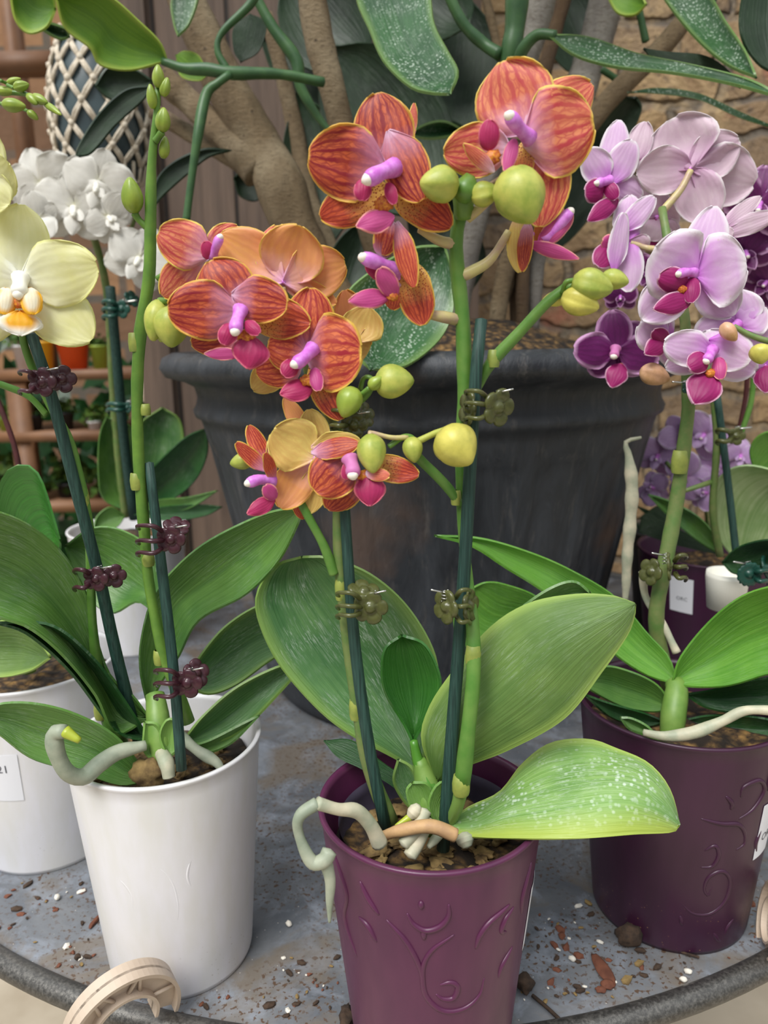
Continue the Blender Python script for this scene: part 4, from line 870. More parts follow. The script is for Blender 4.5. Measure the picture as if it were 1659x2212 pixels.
flower(A, (1150, 505, F+.006), [('S', 1122, 590, -.002, 26, PY, .1, 20, 1118, 470, 0), ('S', 1128, 588, -.006, 18, PR_, .1, 20, 1140, 480, -.004), ('P', 1160, 540, .004, 26, PB, .1, 0, 1212, 420, 0), ('L', 1252, 560, -.004, 15, 'lip_light', .3, 0, 1140, 525, 0), ('M', 1236, 460, .0, 22, 'lip_light', .3, 0, 1165, 530, 0)], [(1175, 520, .002), (1205, 490, 0), (1232, 456, -.002)], cr_=11, label='side-facing orange and lilac flower under the big bud')
# pedicels
def ped(par, pts, r, mat='pedicel', name='pedicel'):
    bm = bmesh.new(); ptube(bm, pts, r, 16, 8); obj(name, bm, mat, par)
ped(A, [(985, 528, .402), (950, 520, .400), (905, 495, .398)], [13, 11, 8]); ped(A, [(996, 596, .404), (1022, 585, .403), (1060, 560, .401), (1100, 500, .400)], [14, 12, 9, 9]); ped(A, [(985, 690, .404), (960, 685, .40), (930, 680, .398)], [13, 13, 10])
ped(A, [(1010, 470, .399), (1030, 455, .396), (1060, 430, .394)], [13, 11, 9])
ped(A, [(612, 620, .402), (618, 680, .405)], [7, 8]); ped(A, [(340, 602, .42), (360, 590, .418), (395, 572, .412)], [7, 6, 6], 'stem_bright')
# buds
bud(A, (985, 400, .382), (910, 396, .374), 40, 'bud')
bud(A, (1018, 425, .384), (1078, 412, .382), 28, 'bud')
bud(A, (1100, 375, .380), (1150, 476, .368), 58, 'bud', ped=[(1030, 420, .386), (1065, 395, .384)], pm='pedicel')
bm = bmesh.new(); ptube(bm, [(1000, 470, .398), (1000, 430, .394), (985, 395, .39)], [20, 24, 18], 8, 10); blob(bm, at(1008, 410, .386), .006, amp=.4); obj('flower_stem_tip', bm, 'stem_bright', A)
bud(A, (812, 828, .392), (892, 822, .388), 40, 'bud', ped=[(778, 842, .395), (785, 818, .393), (798, 815, .392)], pr=6)
bud(A, (765, 838, .388), (742, 900, .384), 30, 'bud_green'); bud(A, (798, 838, .386), (825, 815, .384), 15, 'bud_green', ped=[(770, 860, .389)])
bud(A, (800, 940, .380), (806, 1020, .372), 33, 'bud', ped=[(880, 945, .388), (845, 945, .384), (800, 935, .382)], pm='pedicel', pr=6)
bud(A, (888, 945, .386), (896, 998, .382), 23, 'bud')
bud(A, (960, 930, .384), (1015, 1000, .372), 50, 'bud_yellow', ped=[(900, 955, .388), (935, 938, .386)], pm='bud', pr=8)
bud(A, (545, 990, .392), (498, 1002, .390), 20, 'bud')
bud(A, (1300, 598, .390), (1357, 610, .386), 23, 'bud', ped=[(1225, 625, .392), (1260, 592, .392)]); bud(A, (1238, 606, .386), (1322, 626, .380), 36, 'bud', ped=[(1215, 632, .390), (1222, 610, .386)])
bud(A, (1215, 640, .388), (1292, 665, .382), 32, 'bud_yellow'); bud(A, (1225, 640, .396), (1172, 650, .396), 18, 'bud_yellow')

# ================================================================== ORCHID 2: front white pot, yellow flowers and a green bud spike
P2 = Vector((-.1550, .489, 0))
B_ = thing('potted_orchid', 'pale yellow flowered orchid in the front white pot with a tall spike of green buds', 'potted orchid', P2)
sw2 = [[(-30, .09), (-20, .10), (-12, .088), (-16, .07), (-26, .072)], [(-12, .10), (0, .115), (14, .10), (16, .07), (4, .05), (-6, .058), (-5, .072)], [(30, .12), (24, .10), (30, .08)]]
pot(B_, P2, .0655, .0505, .170, 'white', sw2, sink=.00145)
soil(B_, (P2.x, P2.y), .058, .146)
for i in range(18):
    a = random.random()*6.28; r = .05*random.random()**.5; bm = bmesh.new(); blob(bm, (P2.x+r*math.cos(a), P2.y+r*math.sin(a)-.004, .149), (.0035+.003*random.random()), (1.3, .8, .5), .9, 3, rot=Matrix.Rotation(a*3, 3, 'Z')); obj('bark_chip', bm, 'bark', B_)
bm = bmesh.new(); blob(bm, at(322, 1668, .445), .009, (1.3, .8, 1), .5, 3); obj('bark_chip', bm, 'bark', B_)
leaf(B_, (322, 1550), (-120, 1120), [(285, 1500), (240, 1462), (212, 1390), (190, 1290), (140, 1200), (70, 1138), (0, 1106), (-60, 1100)], [(250, 1585), (205, 1500), (130, 1410), (60, 1355), (0, 1335), (-80, 1300)], .47, .40, 'leaf', .016, fl=.02, fr=-.015, n=34, m=17, mid=[(265, 1540), (225, 1480), (170, 1380), (100, 1290), (30, 1240), (-50, 1200)])
leaf(B_, (325, 1600), (-10, 1345), [(260, 1500), (200, 1420), (110, 1350)], [(270, 1590), (230, 1555), (150, 1450), (60, 1370)], .465, .42, 'leaf_dark', .02)
leaf(B_, (322, 1535), (655, 1098), [(303, 1450), (305, 1380), (330, 1290), (380, 1225), (450, 1168), (550, 1118), (610, 1100)], [(345, 1480), (385, 1420), (430, 1340), (530, 1285), (600, 1215), (640, 1140)], .485, .46, 'leaf', .014, n=34, m=17, fl=.01)
leaf(B_, (400, 1480), (640, 1395), [(430, 1420), (490, 1350), (570, 1305), (620, 1330)], [(450, 1500), (510, 1480), (580, 1430)], .50, .52, 'leaf_dusty_glare', .012, fl=.01)
leaf(B_, (395, 1600), (660, 1430), [(440, 1545), (510, 1485), (600, 1440)], [(440, 1608), (520, 1580), (610, 1490)], .475, .505, 'leaf_dusty_glare', .012)
leaf(B_, (405, 1612), (560, 1545), [(450, 1600), (520, 1565)], [(440, 1628), (500, 1605)], .472, .49, 'leaf', .004)
leaf(B_, (325, 1685), (-60, 1545), [(255, 1595), (170, 1545), (80, 1520), (0, 1520)], [(260, 1697), (170, 1668), (70, 1640), (0, 1588)], .455, .435, 'leaf', .008, label='drooping leaf turning yellow-green')
leaf(B_, (350, 1345), (140, 1180), [(330, 1200), (270, 1148), (200, 1140)], [(300, 1300), (240, 1325), (180, 1280)], .56, .60, 'leaf', .015)
leaf(B_, (335, 1645), (312, 1560), [(310, 1620)], [(350, 1600), (340, 1565)], .445, .452, 'sheath2', .004, n=14, m=9, name='leaf_sheath'); leaf(B_, (362, 1640), (385, 1555), [(345, 1590), (360, 1555)], [(388, 1610)], .444, .452, 'sheath2', .004, n=14, m=9, name='leaf_sheath')
bm = bmesh.new(); ptube(bm, [(350, 1640, .45), (345, 1590, .455), (340, 1540, .462), (335, 1500, .47)], [22, 26, 25, 20], 14, 14); obj('crown', bm, 'sheath', B_)
stake(B_, [(392, 1662, .43), (375, 1450, .435), (346, 1200, .44), (322, 1000, .445)], [12, 12, 12, 10])
stake(B_, [(300, 1600, .475), (250, 1410, .465), (215, 1250, .455), (160, 1040, .445), (110, 850, .44), (68, 722, .435)], [13, 13, 13, 13, 12])
stem(B_, [(262, 1605, .478), (225, 1530, .472), (200, 1350, .462), (195, 1180, .455), (183, 1080, .45), (150, 950, .447), (110, 880, .445), (72, 800, .442), (50, 735, .435), (45, 690, .43)], [16, 13, 10, 10, 10, 9, 8, 8], 'stem', nodes=[(182, 1075, .45, 9, 30), (218, 1535, .472, 13, 30)])
stem(B_, [(100, 895, .446), (60, 855, .444), (0, 830, .44), (-50, 815, .435)], [7, 8, 7], 'stem')
stem(B_, [(405, 1560, .445), (385, 1500, .445), (350, 1400, .445), (322, 1260, .445), (312, 1150, .445), (300, 1000, .443), (296, 850, .44), (303, 720, .438), (322, 600, .436), (325, 480, .434), (328, 350, .432), (338, 250, .43), (342, 180, .43)], [15, 13, 12, 12, 13, 13, 13, 14, 14, 13, 12, 8, 6], 'stem_bright', nodes=[(320, 1208, .445, 12, 24), (295, 1040, .443, 12, 30), (291, 740, .438, 12, 32), (344, 1420, .445, 11, 26), (314, 885, .441, 10, 20)])
bud(B_, (290, 460, .432), (280, 384, .428), 24, 'bud_green', ped=[(318, 492, .434), (300, 475, .433)], pr=8)
bud(B_, (350, 285, .428), (354, 233, .426), 17, 'bud_green', ped=[(335, 305, .43)], pr=8)
bud(B_, (352, 342, .434), (357, 295, .434), 13, 'bud_green'); bud(B_, (330, 235, .428), (324, 182, .426), 12, 'bud_green')
bud(B_, (342, 190, .428), (341, 140, .426), 14, 'bud_green'); bud(B_, (352, 208, .428), (362, 168, .427), 12, 'bud_green')
bud(B_, (345, 650, .420), (330, 735, .414), 28, 'bud', ped=[(378, 645, .415), (360, 650, .416)], pr=8); bud(B_, (372, 665, .414), (370, 748, .408), 40, 'bud'); bud(B_, (352, 672, .418), (348, 738, .416), 20, 'bud')
clip(B_, (370, 1165), .433, 'maroon', 1, 32, grip=48, dx2=(12, -26), face2=(.3, -.35, .8), prongs=(-28, 4, 30))
clip(B_, (405, 1475), .426, 'maroon', 1, 34, grip=44, dx2=(18, -20), face2=(.6, -.5, .4), prongs=(-26, 2, 30))
clip(B_, (208, 1250), .448, 'maroon', 1, 28, grip=28, dx2=(38, -6), face2=(.4, -.9, .1), prongs=(-18, 20))
clip(B_, (92, 825), .430, 'maroon', 1, 32, grip=28, dx2=(42, -6), face2=(.4, -.9, .1), prongs=(-22, 20))
root_(B_, [(315, 1610, .445), (255, 1625, .438), (215, 1650, .43), (180, 1678, .422), (145, 1668, .415), (122, 1625, .412), (118, 1585, .412), (140, 1580, .410)], [12, 15, 17, 19, 18, 17, 16, 14], 'root_grey', tipm=(172, 1600, .408))
root_(B_, [(345, 1620, .45), (360, 1650, .44), (365, 1680, .437)], [13, 17, 14], 'root'); root_(B_, [(390, 1590, .455), (425, 1620, .452), (465, 1645, .45), (478, 1662, .45)], [14, 13, 12, 7], 'root_grey')
Y = ('yel', 'yel'); FY = .42
flower(B_, (45, 605, FY), [('S', 45, 440, .004, 60, 'yel'), ('S', 200, 735, .002, 66, 'yel', .12, 0, 55, 620, 0), ('S', -110, 735, .002, 66, 'yel', .12, 0, 35, 620, 0), ('P', 212, 575, -.004, 70, 'yel', .12), ('P', -122, 585, -.004, 70, 'yel', .12),
    ('L', 44, 726, -.014, 46, 'yel_mid', .2, 0, 42, 672, -.008), ('M', 70, 680, -.012, 22, 'yel_side', .6, 0, 66, 622, -.004), ('M', 8, 680, -.012, 22, 'yel_side', .6, 0, 16, 622, -.004)], [(45, 600, -.002), (42, 625, -.008), (40, 636, -.010)], ('cream', 'cream'), callus=(45, 655, -.008, 14), cr_=15, label='open pale yellow flower with golden lip')
flower(B_, (-50, 400, FY-.01), [('P', 22, 440, .0, 46, 'yel'), ('P', 14, 345, .0, 60, 'yel'), ('S', -60, 250, .0, 60, 'yel'), ('S', -130, 420, .0, 60, 'yel')], label='pale yellow flower cut by the left edge of the view')

# ================================================================== ORCHID 3: right purple pot, blush flowers
P3 = Vector((.2190, .528, 0))
R_P, R_B = .074, .057
C_ = thing('potted_orchid', 'blush pink orchid in the purple pot with a white label at the right front', 'potted orchid', P3, 'purple-potted orchids')
sw3 = [[(-8, .118), (4, .114), (14, .112), (20, .104), (22, .094), (16, .090)], [(14, .116), (24, .122), (30, .134), (24, .144), (14, .142), (13, .134)], [(8, .125), (8, .130), (4, .136)], [(-4, .092), (2, .096), (5, .088), (2, .079), (-5, .078)],
       [(4, .062), (2, .054), (-1, .060), (1, .070), (9, .074), (16, .064), (15, .048), (6, .038), (-6, .038), (-14, .046)], [(-14, .035), (-12, .026)], [(10, .02), (15, .012), (18, .010)], [(26, .028), (21, .022), (20, .014)], [(40, .155), (34, .15), (33, .135), (38, .13)], [(36, .10), (33, .09), (36, .08)]]
pot(C_, P3, R_P, R_B, .172, 'purple_dark', sw3)
soil(C_, (P3.x, P3.y), .066, .150)
sticker(C_, P3, R_P, R_B, .172, 33, 52, .075, .120, text='ORC', tz=.30, ts=.009, ta=.25)
leaf(C_, (1462, 1476), (938, 1157), [(1445, 1420), (1400, 1370), (1330, 1290), (1240, 1235), (1150, 1195), (1040, 1163)], [(1400, 1460), (1330, 1415), (1250, 1340), (1170, 1275), (1090, 1225), (1020, 1180)], .53, .56, 'leaf_bright', .010, n=30, m=15, fl=.015)
leaf(C_, (1180, 1340), (1020, 1270), [(1160, 1290), (1090, 1262), (1050, 1258)], [(1130, 1360), (1070, 1400), (1010, 1400), (980, 1340)], .60, .62, 'leaf_bright', .01)
leaf(C_, (1452, 1476), (1790, 1300), [(1470, 1420), (1530, 1345), (1595, 1292), (1659, 1268), (1720, 1265)], [(1500, 1484), (1570, 1482), (1640, 1462), (1720, 1430)], .525, .45, 'leaf_bright', .014, n=30, m=15, fl=.02)
leaf(C_, (1455, 1530), (1250, 1475), [(1420, 1480), (1360, 1450), (1300, 1440)], [(1410, 1538), (1350, 1528), (1300, 1505)], .525, .52, 'leaf', .008)
leaf(C_, (1440, 1560), (1262, 1500), [(1390, 1540), (1320, 1520)], [(1390, 1570), (1320, 1550)], .53, .50, 'leaf_dark', .004)
leaf(C_, (1480, 1500), (1760, 1500), [(1540, 1490), (1620, 1470), (1700, 1465)], [(1530, 1530), (1610, 1540), (1700, 1535)], .53, .49, 'leaf_dark', .008)
leaf(C_, (1480, 1555), (1760, 1580), [(1540, 1545), (1640, 1550)], [(1540, 1590), (1640, 1600)], .535, .49, 'leaf_dark', .006)
leaf(C_, (1425, 1600), (1340, 1550), [(1400, 1570), (1365, 1552)], [(1400, 1590), (1360, 1575)], .49, .50, 'leaf', .004)
bm = bmesh.new(); ptube(bm, [(1450, 1590, .51), (1455, 1540, .515), (1462, 1490, .525), (1458, 1475, .53)], [24, 27, 26, 22], 14, 14); obj('crown', bm, 'sheath', C_)
root_(C_, [(1390, 1582, .468), (1440, 1590, .465), (1500, 1582, .463), (1560, 1558, .462), (1610, 1535, .46), (1680, 1535, .455)], [8, 12, 13, 12, 11, 10], 'root')
root_(C_, [(1388, 1235, .57), (1395, 1290, .57), (1430, 1345, .56), (1462, 1410, .55)], [9, 8, 9, 10], 'root')
stem(C_, [(1450, 1500, .55), (1425, 1400, .56), (1418, 1320, .56), (1440, 1200, .565), (1462, 1080, .57), (1478, 960, .57), (1488, 860, .57), (1482, 760, .57), (1478, 680, .572), (1450, 560, .58), (1430, 450, .60)], [18, 17, 17, 16, 15, 14, 12, 10, 9], 'stem_dull', nodes=[(1468, 998, .568, 15, 40)])
clip(C_, (1442, 1225), .55, 'olive', -1, 32, face=(.9, -.35, .1), face2=(-.8, -.5, .2), grip=20, dx2=(-36, 10), prongs=(-24, 0, 24))
clip(C_, (1486, 838), .56, 'clip_green', -1, 14, grip=18, prongs=(-20, 0, 20), back=False)
PK, PKB = ('pnk', 'pnk_back'), ('pnk_back', 'pnk_back')
F = .53
flower(C_, (1505, 595, F), [('S', 1545, 444, .006, 44, PK, .1), ('S', 1586, 682, .002, 48, PK, .1, 0, 1515, 600, 0), ('S', 1385, 690, .010, 50, PK, .1, 0, 1480, 610, 0), ('P', 1408, 545, -.004, 78, PK, .1), ('P', 1614, 570, -.008, 78, PK, .1),
    ('L', 1410, 668, -.018, 24, 'pnk_lip', .3, 0, 1495, 645, -.008), ('M', 1422, 596, -.012, 28, 'pnk_lip', .5, 0, 1484, 616, -.006), ('M', 1492, 655, -.014, 18, 'pnk_lip', .5, 0, 1496, 600, -.006)], [(1500, 590, -.004), (1482, 588, -.010), (1466, 592, -.014)], ('column', 'anther'), callus=(1474, 625, -.010, 10), cr_=9, label='wide open blush flower with crimson lip')
flower(C_, (1540, 762, F-.01), [('S', 1530, 712, .004, 46, PK, .1), ('S', 1436, 795, .006, 30, PK, .1), ('S', 1634, 800, .004, 44, PK, .1), ('P', 1433, 742, -.004, 40, PK, .1), ('P', 1622, 780, -.010, 46, PK, .1, 0, 1530, 735, 0),
    ('L', 1498, 874, -.016, 38, 'pnk_lip', .25, 0, 1540, 805, -.008), ('M', 1486, 795, -.012, 24, 'pnk_lip', .5, 0, 1528, 772, -.006), ('M', 1556, 820, -.014, 15, 'lip_light', .5, 0, 1552, 772, -.006)], [(1540, 755, -.004), (1532, 770, -.010), (1526, 780, -.012)], ('column', 'anther'), callus=(1536, 806, -.010, 11), cr_=10, label='lower blush flower with pointed crimson lip')
flower(C_, (1595, 705, F+.01), [('S', 1595, 625, .004, 50, PK), ('P', 1500, 720, .0, 40, PK), ('P', 1650, 660, .0, 46, PK), ('S', 1680, 740, .0, 40, PK), ('S', 1560, 770, .004, 30, PK)], [(1595, 700, -.004), (1575, 712, -.008)], ('column', 'anther'), callus=(1590, 722, -.006, 9), label='blush flower between the two open ones at the right')
flower(C_, (1655, 790, F-.005), [('S', 1612, 800, .004, 26, PK), ('S', 1700, 780, .0, 50, PK), ('L', 1655, 850, -.01, 26, 'pnk_lip', .3), ('P', 1625, 770, 0, 22, PK)], label='blush flower cut by the right edge of the view', lowres=True)
flower(C_, (1440, 740, F+.02), [('P', 1380, 700, 0, 40, PK), ('S', 1395, 620, .0, 32, PK), ('L', 1392, 765, -.012, 22, 'pnk_lip', .3, 0, 1440, 735, 0), ('S', 1470, 790, .004, 30, PK), ('M', 1412, 712, -.01, 18, 'pnk_lip', .3)], label='blush flower half hidden behind the spike')
F = .62
flower(C_, (1492, 365, F), [('P', 1450, 255, .006, 78, PKB, -.1), ('P', 1632, 395, .004, 66, PKB, -.1), ('S', 1598, 300, -.006, 50, PKB, -.1), ('S', 1374, 372, -.006, 50, PKB, -.1), ('S', 1530, 484, -.004, 52, PKB, -.1)], label='large blush flower turned away, seen from behind')
ped(C_, [(1492, 368, .612), (1470, 410, .61), (1432, 455, .608)], [7, 8, 9])
flower(C_, (1315, 390, F), [('S', 1338, 258, .006, 32, PK), ('S', 1395, 262, .012, 28, PKB, .1, 0, 1370, 350, .01), ('P', 1268, 322, -.002, 34, PK, .1, 0, 1310, 395, 0), ('P', 1368, 302, -.006, 34, PK, .1, 0, 1318, 400, 0), ('S', 1388, 425, .0, 30, PK), ('L', 1268, 478, -.014, 20, 'pnk_lip', .3, 0, 1335, 430, -.004), ('M', 1262, 415, -.01, 26, 'pnk_lip', .4, 0, 1306, 410, -.004), ('M', 1332, 430, -.01, 16, 'pnk_lip', .4, 0, 1308, 395, -.004)], [(1318, 390, -.004), (1290, 396, -.01)], ('column', 'anther'), label='blush flower at the upper left of the pink spray')
flower(C_, (1355, 520, F-.01), [('P', 1348, 458, -.006, 24, PK, .1, 30, 1325, 590, -.008), ('P', 1414, 424, -.002, 24, PK, .1, 0, 1345, 500, 0), ('S', 1362, 420, .008, 34, PK), ('S', 1380, 556, .006, 40, PKB), ('S', 1358, 632, -.004, 34, PK), ('M', 1288, 575, -.010, 26, 'pnk_lip', .3, 0, 1325, 530, 0), ('M', 1300, 520, -.006, 18, 'lip_light', .3, 0, 1330, 530, 0)], label='side-facing blush flower left of the open one')
ped(C_, [(1362, 525, .612), (1395, 535, .61), (1415, 538, .605)], [6, 6, 7])
flower(C_, (1565, 505, F-.03), [('S', 1644, 424, .004, 17, PKB, .1, 0, 1560, 490, 0), ('S', 1680, 462, .002, 22, PKB, .1, 0, 1560, 505, 0), ('S', 1585, 500, -.002, 12, PKB, .1)], label='blush flower seen edge-on beneath the turned-away one')
flower(C_, (1420, 470, F+.03), [('S', 1400, 400, 0, 34, PKB), ('S', 1470, 470, 0, 44, PKB), ('P', 1400, 520, 0, 40, PKB), ('P', 1460, 540, 0, 30, PKB), ('L', 1415, 545, 0, 30, 'pnk_lip')], label='blush flower deep inside the pink spray')
bud(C_, (1560, 700, .51), (1590, 735, .505), 18, 'bud_pink'); bud(C_, (1640, 745, .5), (1645, 785, .495), 24, 'bud_yellow'); stem(C_, [(1585, 705, .515), (1630, 728, .51), (1690, 745, .505)], 6, 'stem_dull', 'flower_branch')
bud(C_, (1385, 800, .55), (1445, 820, .55), 25, 'bud_pink')

# ================================================================== ORCHID 4: dark purple pot behind, deep purple flowers
P4 = Vector((.385, .86, 0))
D_ = thing('potted_orchid', 'deep purple flowered orchid in the far purple pot with a small white label', 'potted orchid', P4, 'purple-potted orchids')
pot(D_, P4, .088, .066, .195, 'purple_dark', [])
soil(D_, (P4.x, P4.y), .075, .170)
sticker(D_, P4, .088, .066, .195, -56, -38, .138, .178, text='ORC', tz=.35, ts=.006, ta=.3, label='small white label')
D4 = .74
leaf(D_, (1600, 1225), (1720, 1030), [(1545, 1150), (1534, 1080), (1560, 1025), (1620, 1005)], [(1680, 1210), (1730, 1130)], .78, .72, 'leaf_strip', .02)
leaf(D_, (1560, 1200), (1400, 1068), [(1540, 1150), (1500, 1110), (1440, 1080)], [(1510, 1170), (1460, 1130), (1420, 1090)], .80, .80, 'leaf', .01)
leaf(D_, (1560, 1215), (1700, 1165), [(1590, 1185), (1640, 1168)], [(1590, 1240), (1650, 1225)], .66, .6, 'leaf_dark', .01)
leaf(D_, (1630, 1020), (1720, 930), [(1620, 970), (1650, 935)], [(1670, 1050), (1720, 1020)], .85, .82, 'leaf_bright', .01)
leaf(D_, (1560, 1200), (1380, 1150), [(1480, 1150), (1420, 1120), (1390, 1110)], [(1470, 1180), (1420, 1165)], .84, .84, 'leaf_shade', .0)
stake(D_, [(1600, 1290, .73), (1585, 1150, .735), (1565, 980, .74), (1548, 850, .74)], [8, 8, 8, 8])
stem(D_, [(1555, 1200, .76), (1540, 1100, .75), (1548, 960, .745), (1540, 850, .745), (1530, 780, .75), (1560, 640, .76), (1600, 540, .76)], [8, 8, 7, 7, 6], 'stem_dull')
stem(D_, [(1590, 960, .8), (1610, 860, .8), (1615, 800, .8)], [5, 5], 'red_stem'); stem(D_, [(1600, 940, .78), (1622, 870, .78), (1628, 810, .78)], [6, 6], 'stem')
stem(D_, [(1540, 1040, .75), (1510, 1050, .74), (1480, 1060, .74)], [6, 5], 'stem_dull', 'flower_branch')
clip(D_, (1590, 942), .72, 'olive', 1, 20, grip=26, prongs=(-12, 12), back=False)
clip(D_, (1618, 1240), .62, 'clip_green', -1, 28, k=16, grip=22, prongs=(-6, 16), dx2=(34, -14))
bm = bmesh.new(); lathe(bm, [(.0001, 0), (.016, 0), (.019, .03), (.0185, .035), (.017, .033), (.014, .004), (.0001, .004)], at(1566, 1312, .68), 32); o = obj('small_cup', bm, 'cream'); tag(o, 'small cream plastic collar between the purple pots at right', 'cup')
root_(D_, [(1385, 945, .68), (1352, 955, .68), (1358, 985, .68), (1365, 1050, .68), (1362, 1120, .68), (1355, 1200, .68), (1352, 1270, .68), (1350, 1300, .68)], [3, 7, 13, 14, 13, 11, 9, 7], 'root')
DP = ('dpu', 'lil')
def gflower(par, C, R, ang, mat, sx=1, sy=1, lipm='pnk_lip', tilt=0, label=None, lowres=True, colm=('column', 'anther'), lip=True):
    def q(a, r): a = math.radians(a+ang); return C[0]+R*r*math.sin(a)*sx, C[1]-R*r*math.cos(a)*sy
    pets = []
    for a in (0, 125, -125): x, y = q(a, .95); pets.append(('S', x, y, .004, R*.40*(sx*.5+sy*.5), mat))
    for a in (72, -72): x, y = q(a, 1.0); pets.append(('P', x, y, -.004+tilt*(1 if a > 0 else -1), R*.52*(sx*.4+sy*.6), mat))
    if lip:
        x, y = q(180, .62); pets.append(('L', x, y, -.012, R*.2, lipm, .3))
        for a in (140, -140): x, y = q(a, .34); pets.append(('M', x, y, -.01, R*.11, lipm, .4))
    x, y = q(180, .16)
    return flower(par, C, pets, [(C[0], C[1], -.002), ((C[0]+x)/2, (C[1]+y)/2, -.006), (x, y, -.010)] if lip else None, colm, cr_=R*.07, label=label, lowres=lowres)
flower(D_, (1330, 760, .64), [('S', 1322, 668, .004, 40, DP), ('S', 1272, 806, .004, 34, DP), ('S', 1400, 800, .006, 34, DP), ('P', 1238, 755, -.004, 40, DP), ('P', 1425, 778, -.002, 44, DP, .1, 0, 1335, 755, 0), ('S', 1390, 700, .004, 36, DP), ('L', 1320, 838, -.012, 24, 'pnk_lip', .3, 0, 1342, 785, -.004)], [(1330, 752, -.004), (1326, 770, -.01)], ('lip_light', 'anther'), label='deep purple flower in front of the charcoal planter')
gflower(D_, (1640, 440, .70), 90, 10, DP, lipm='dpu', label='deep purple flower at the upper right')
gflower(D_, (1610, 545, .72), 70, -30, DP, lipm='dpu', label='deep purple flower below the upper right one'); gflower(D_, (1655, 610, .74), 60, 40, DP, lipm='dpu', label='deep purple flower at the right edge')
gflower(D_, (1400, 590, .72), 50, 30, DP, lipm='dpu', label='deep purple flower peeping between blush ones'); gflower(D_, (1340, 640, .72), 40, 0, DP, lipm='dpu', label='small deep purple flower behind the bud spray')
# pale lilac spray, low behind
P5 = Vector((.44, 1.12, 0))
E_ = thing('potted_orchid', 'lilac flowered orchid low behind the thick pink-flowered stem at right', 'potted orchid', P5)
pot(E_, P5, .07, .055, .15, 'black', []); soil(E_, (P5.x, P5.y), .06, .13)
stem(E_, [(1530, 1150, 1.1), (1520, 1080, 1.05), (1480, 1040, .95), (1440, 1000, .92)], 5, 'stem_dull')
for x, y, R, a, lb in ((1420, 985, 52, 20, 'leftmost lilac flower'), (1470, 940, 50, -30, 'upper lilac flower'), (1520, 940, 58, 40, 'lilac flower behind the thick stem'), (1480, 1030, 56, 80, 'lower lilac flower'), (1600, 985, 40, 10, 'rightmost lilac flower'), (1545, 1010, 50, -60, 'low middle lilac flower'), (1410, 1055, 40, 120, 'lowest lilac flower'), (1525, 1065, 40, 100, 'lilac flower drooping beneath the others')):
    gflower(E_, (x, y, .93+random.random()*.05), R, a, ('lil', 'lil'), lipm='lil', label=lb)
for a_ in ((1380, 1120, 1430, 1100), (1370, 1090, 1440, 1130), (1400, 1150, 1340, 1110), (1390, 1160, 1440, 1170)):
    leaf(E_, (a_[2]+30, a_[3]+60), (a_[0], a_[1]), [(a_[2], a_[3]-8)], [(a_[2], a_[3]+22)], 1.0, .98, 'leaf_dark', .0, n=12, m=7)

# ================================================================== ORCHID 6: left white pot
P6 = Vector((-.3080, .625, 0))
G_ = thing('potted_orchid', 'orchid without flowers in the scuffed white pot at the left edge with printed label', 'potted orchid', P6, 'white-potted orchids')
pot(G_, P6, .071, .056, .172, 'white', []); soil(G_, (P6.x, P6.y), .063, .152)
sticker(G_, P6, .071, .056, .172, -22, 10, .075, .118, text='821', tz=.62, ts=.010, ta=.38, label='printed white label')
leaf(G_, (60, 1400), (130, 1165), [(20, 1330), (-10, 1200), (-10, 1080), (20, 1012), (80, 1020)], [(110, 1340), (130, 1260)], .60, .56, 'leaf_new', .012)
leaf(G_, (20, 1390), (100, 1140), [(-60, 1300), (-60, 1120)], [(60, 1260), (80, 1180), (40, 1090)], .62, .585, 'leaf_dark', .01)
leaf(G_, (-60, 1400), (110, 1420), [(-10, 1345), (60, 1350)], [(-20, 1460), (60, 1452)], .56, .54, 'leaf_under', .01)
leaf(G_, (-60, 1330), (80, 1370), [(0, 1300), (50, 1335)], [(0, 1385), (50, 1385)], .58, .56, 'leaf_dark', .01)
stem(G_, [(50, 1060, .72), (30, 960, .72), (-10, 850, .72)], [6, 6, 5], 'red_stem')
bm = bmesh.new(); ptube(bm, [(60, 1450, .62), (55, 1380, .62)], [18, 14], 8, 10); obj('crown', bm, 'sheath', G_)

# ================================================================== ORCHID 7: white flowers behind
P7 = Vector((-.3730, 1.09, 0))
I_ = thing('potted_orchid', 'white flowered orchid in a white pot standing far back on the table at left', 'potted orchid', P7, 'white-potted orchids')
pot(I_, P7, .083, .060, .178, 'white', []); soil(I_, (P7.x, P7.y), .073, .158)
leaf(I_, (300, 1110), (445, 925), [(310, 1040), (340, 1000), (400, 945)], [(370, 1080), (420, 1040), (448, 980)], 1.04, .94, 'leaf_dark', .02)
leaf(I_, (290, 1110), (230, 900), [(225, 1080), (212, 1020), (215, 940)], [(310, 1030), (290, 930)], 1.04, 1.0, 'leaf', .02)
leaf(I_, (300, 1100), (350, 880), [(290, 1000), (300, 920)], [(360, 1060), (395, 980), (390, 910)], 1.1, 1.1, 'leaf_dusty_glare', .02)
leaf(I_, (290, 1100), (470, 1060), [(340, 1080), (400, 1075)], [(340, 1110), (410, 1098)], 1.04, .95, 'leaf', .005)
leaf(I_, (290, 1112), (480, 1095), [(350, 1095), (430, 1090)], [(360, 1125), (440, 1115)], 1.02, .96, 'leaf_dark', .005)
leaf(I_, (270, 1115), (200, 1150), [(240, 1095), (210, 1115)], [(250, 1140)], 1.0, .97, 'leaf', .005)
stake(I_, [(290, 1120, 1.03), (268, 950, 1.0), (250, 750, .97), (238, 620, .95)], [11, 11, 11])
stem(I_, [(272, 1115, 1.04), (258, 1000, 1.02), (245, 850, 1.0), (232, 640, .97), (205, 520, .95), (180, 480, .93)], [9, 9, 8, 8], 'stem_dull')
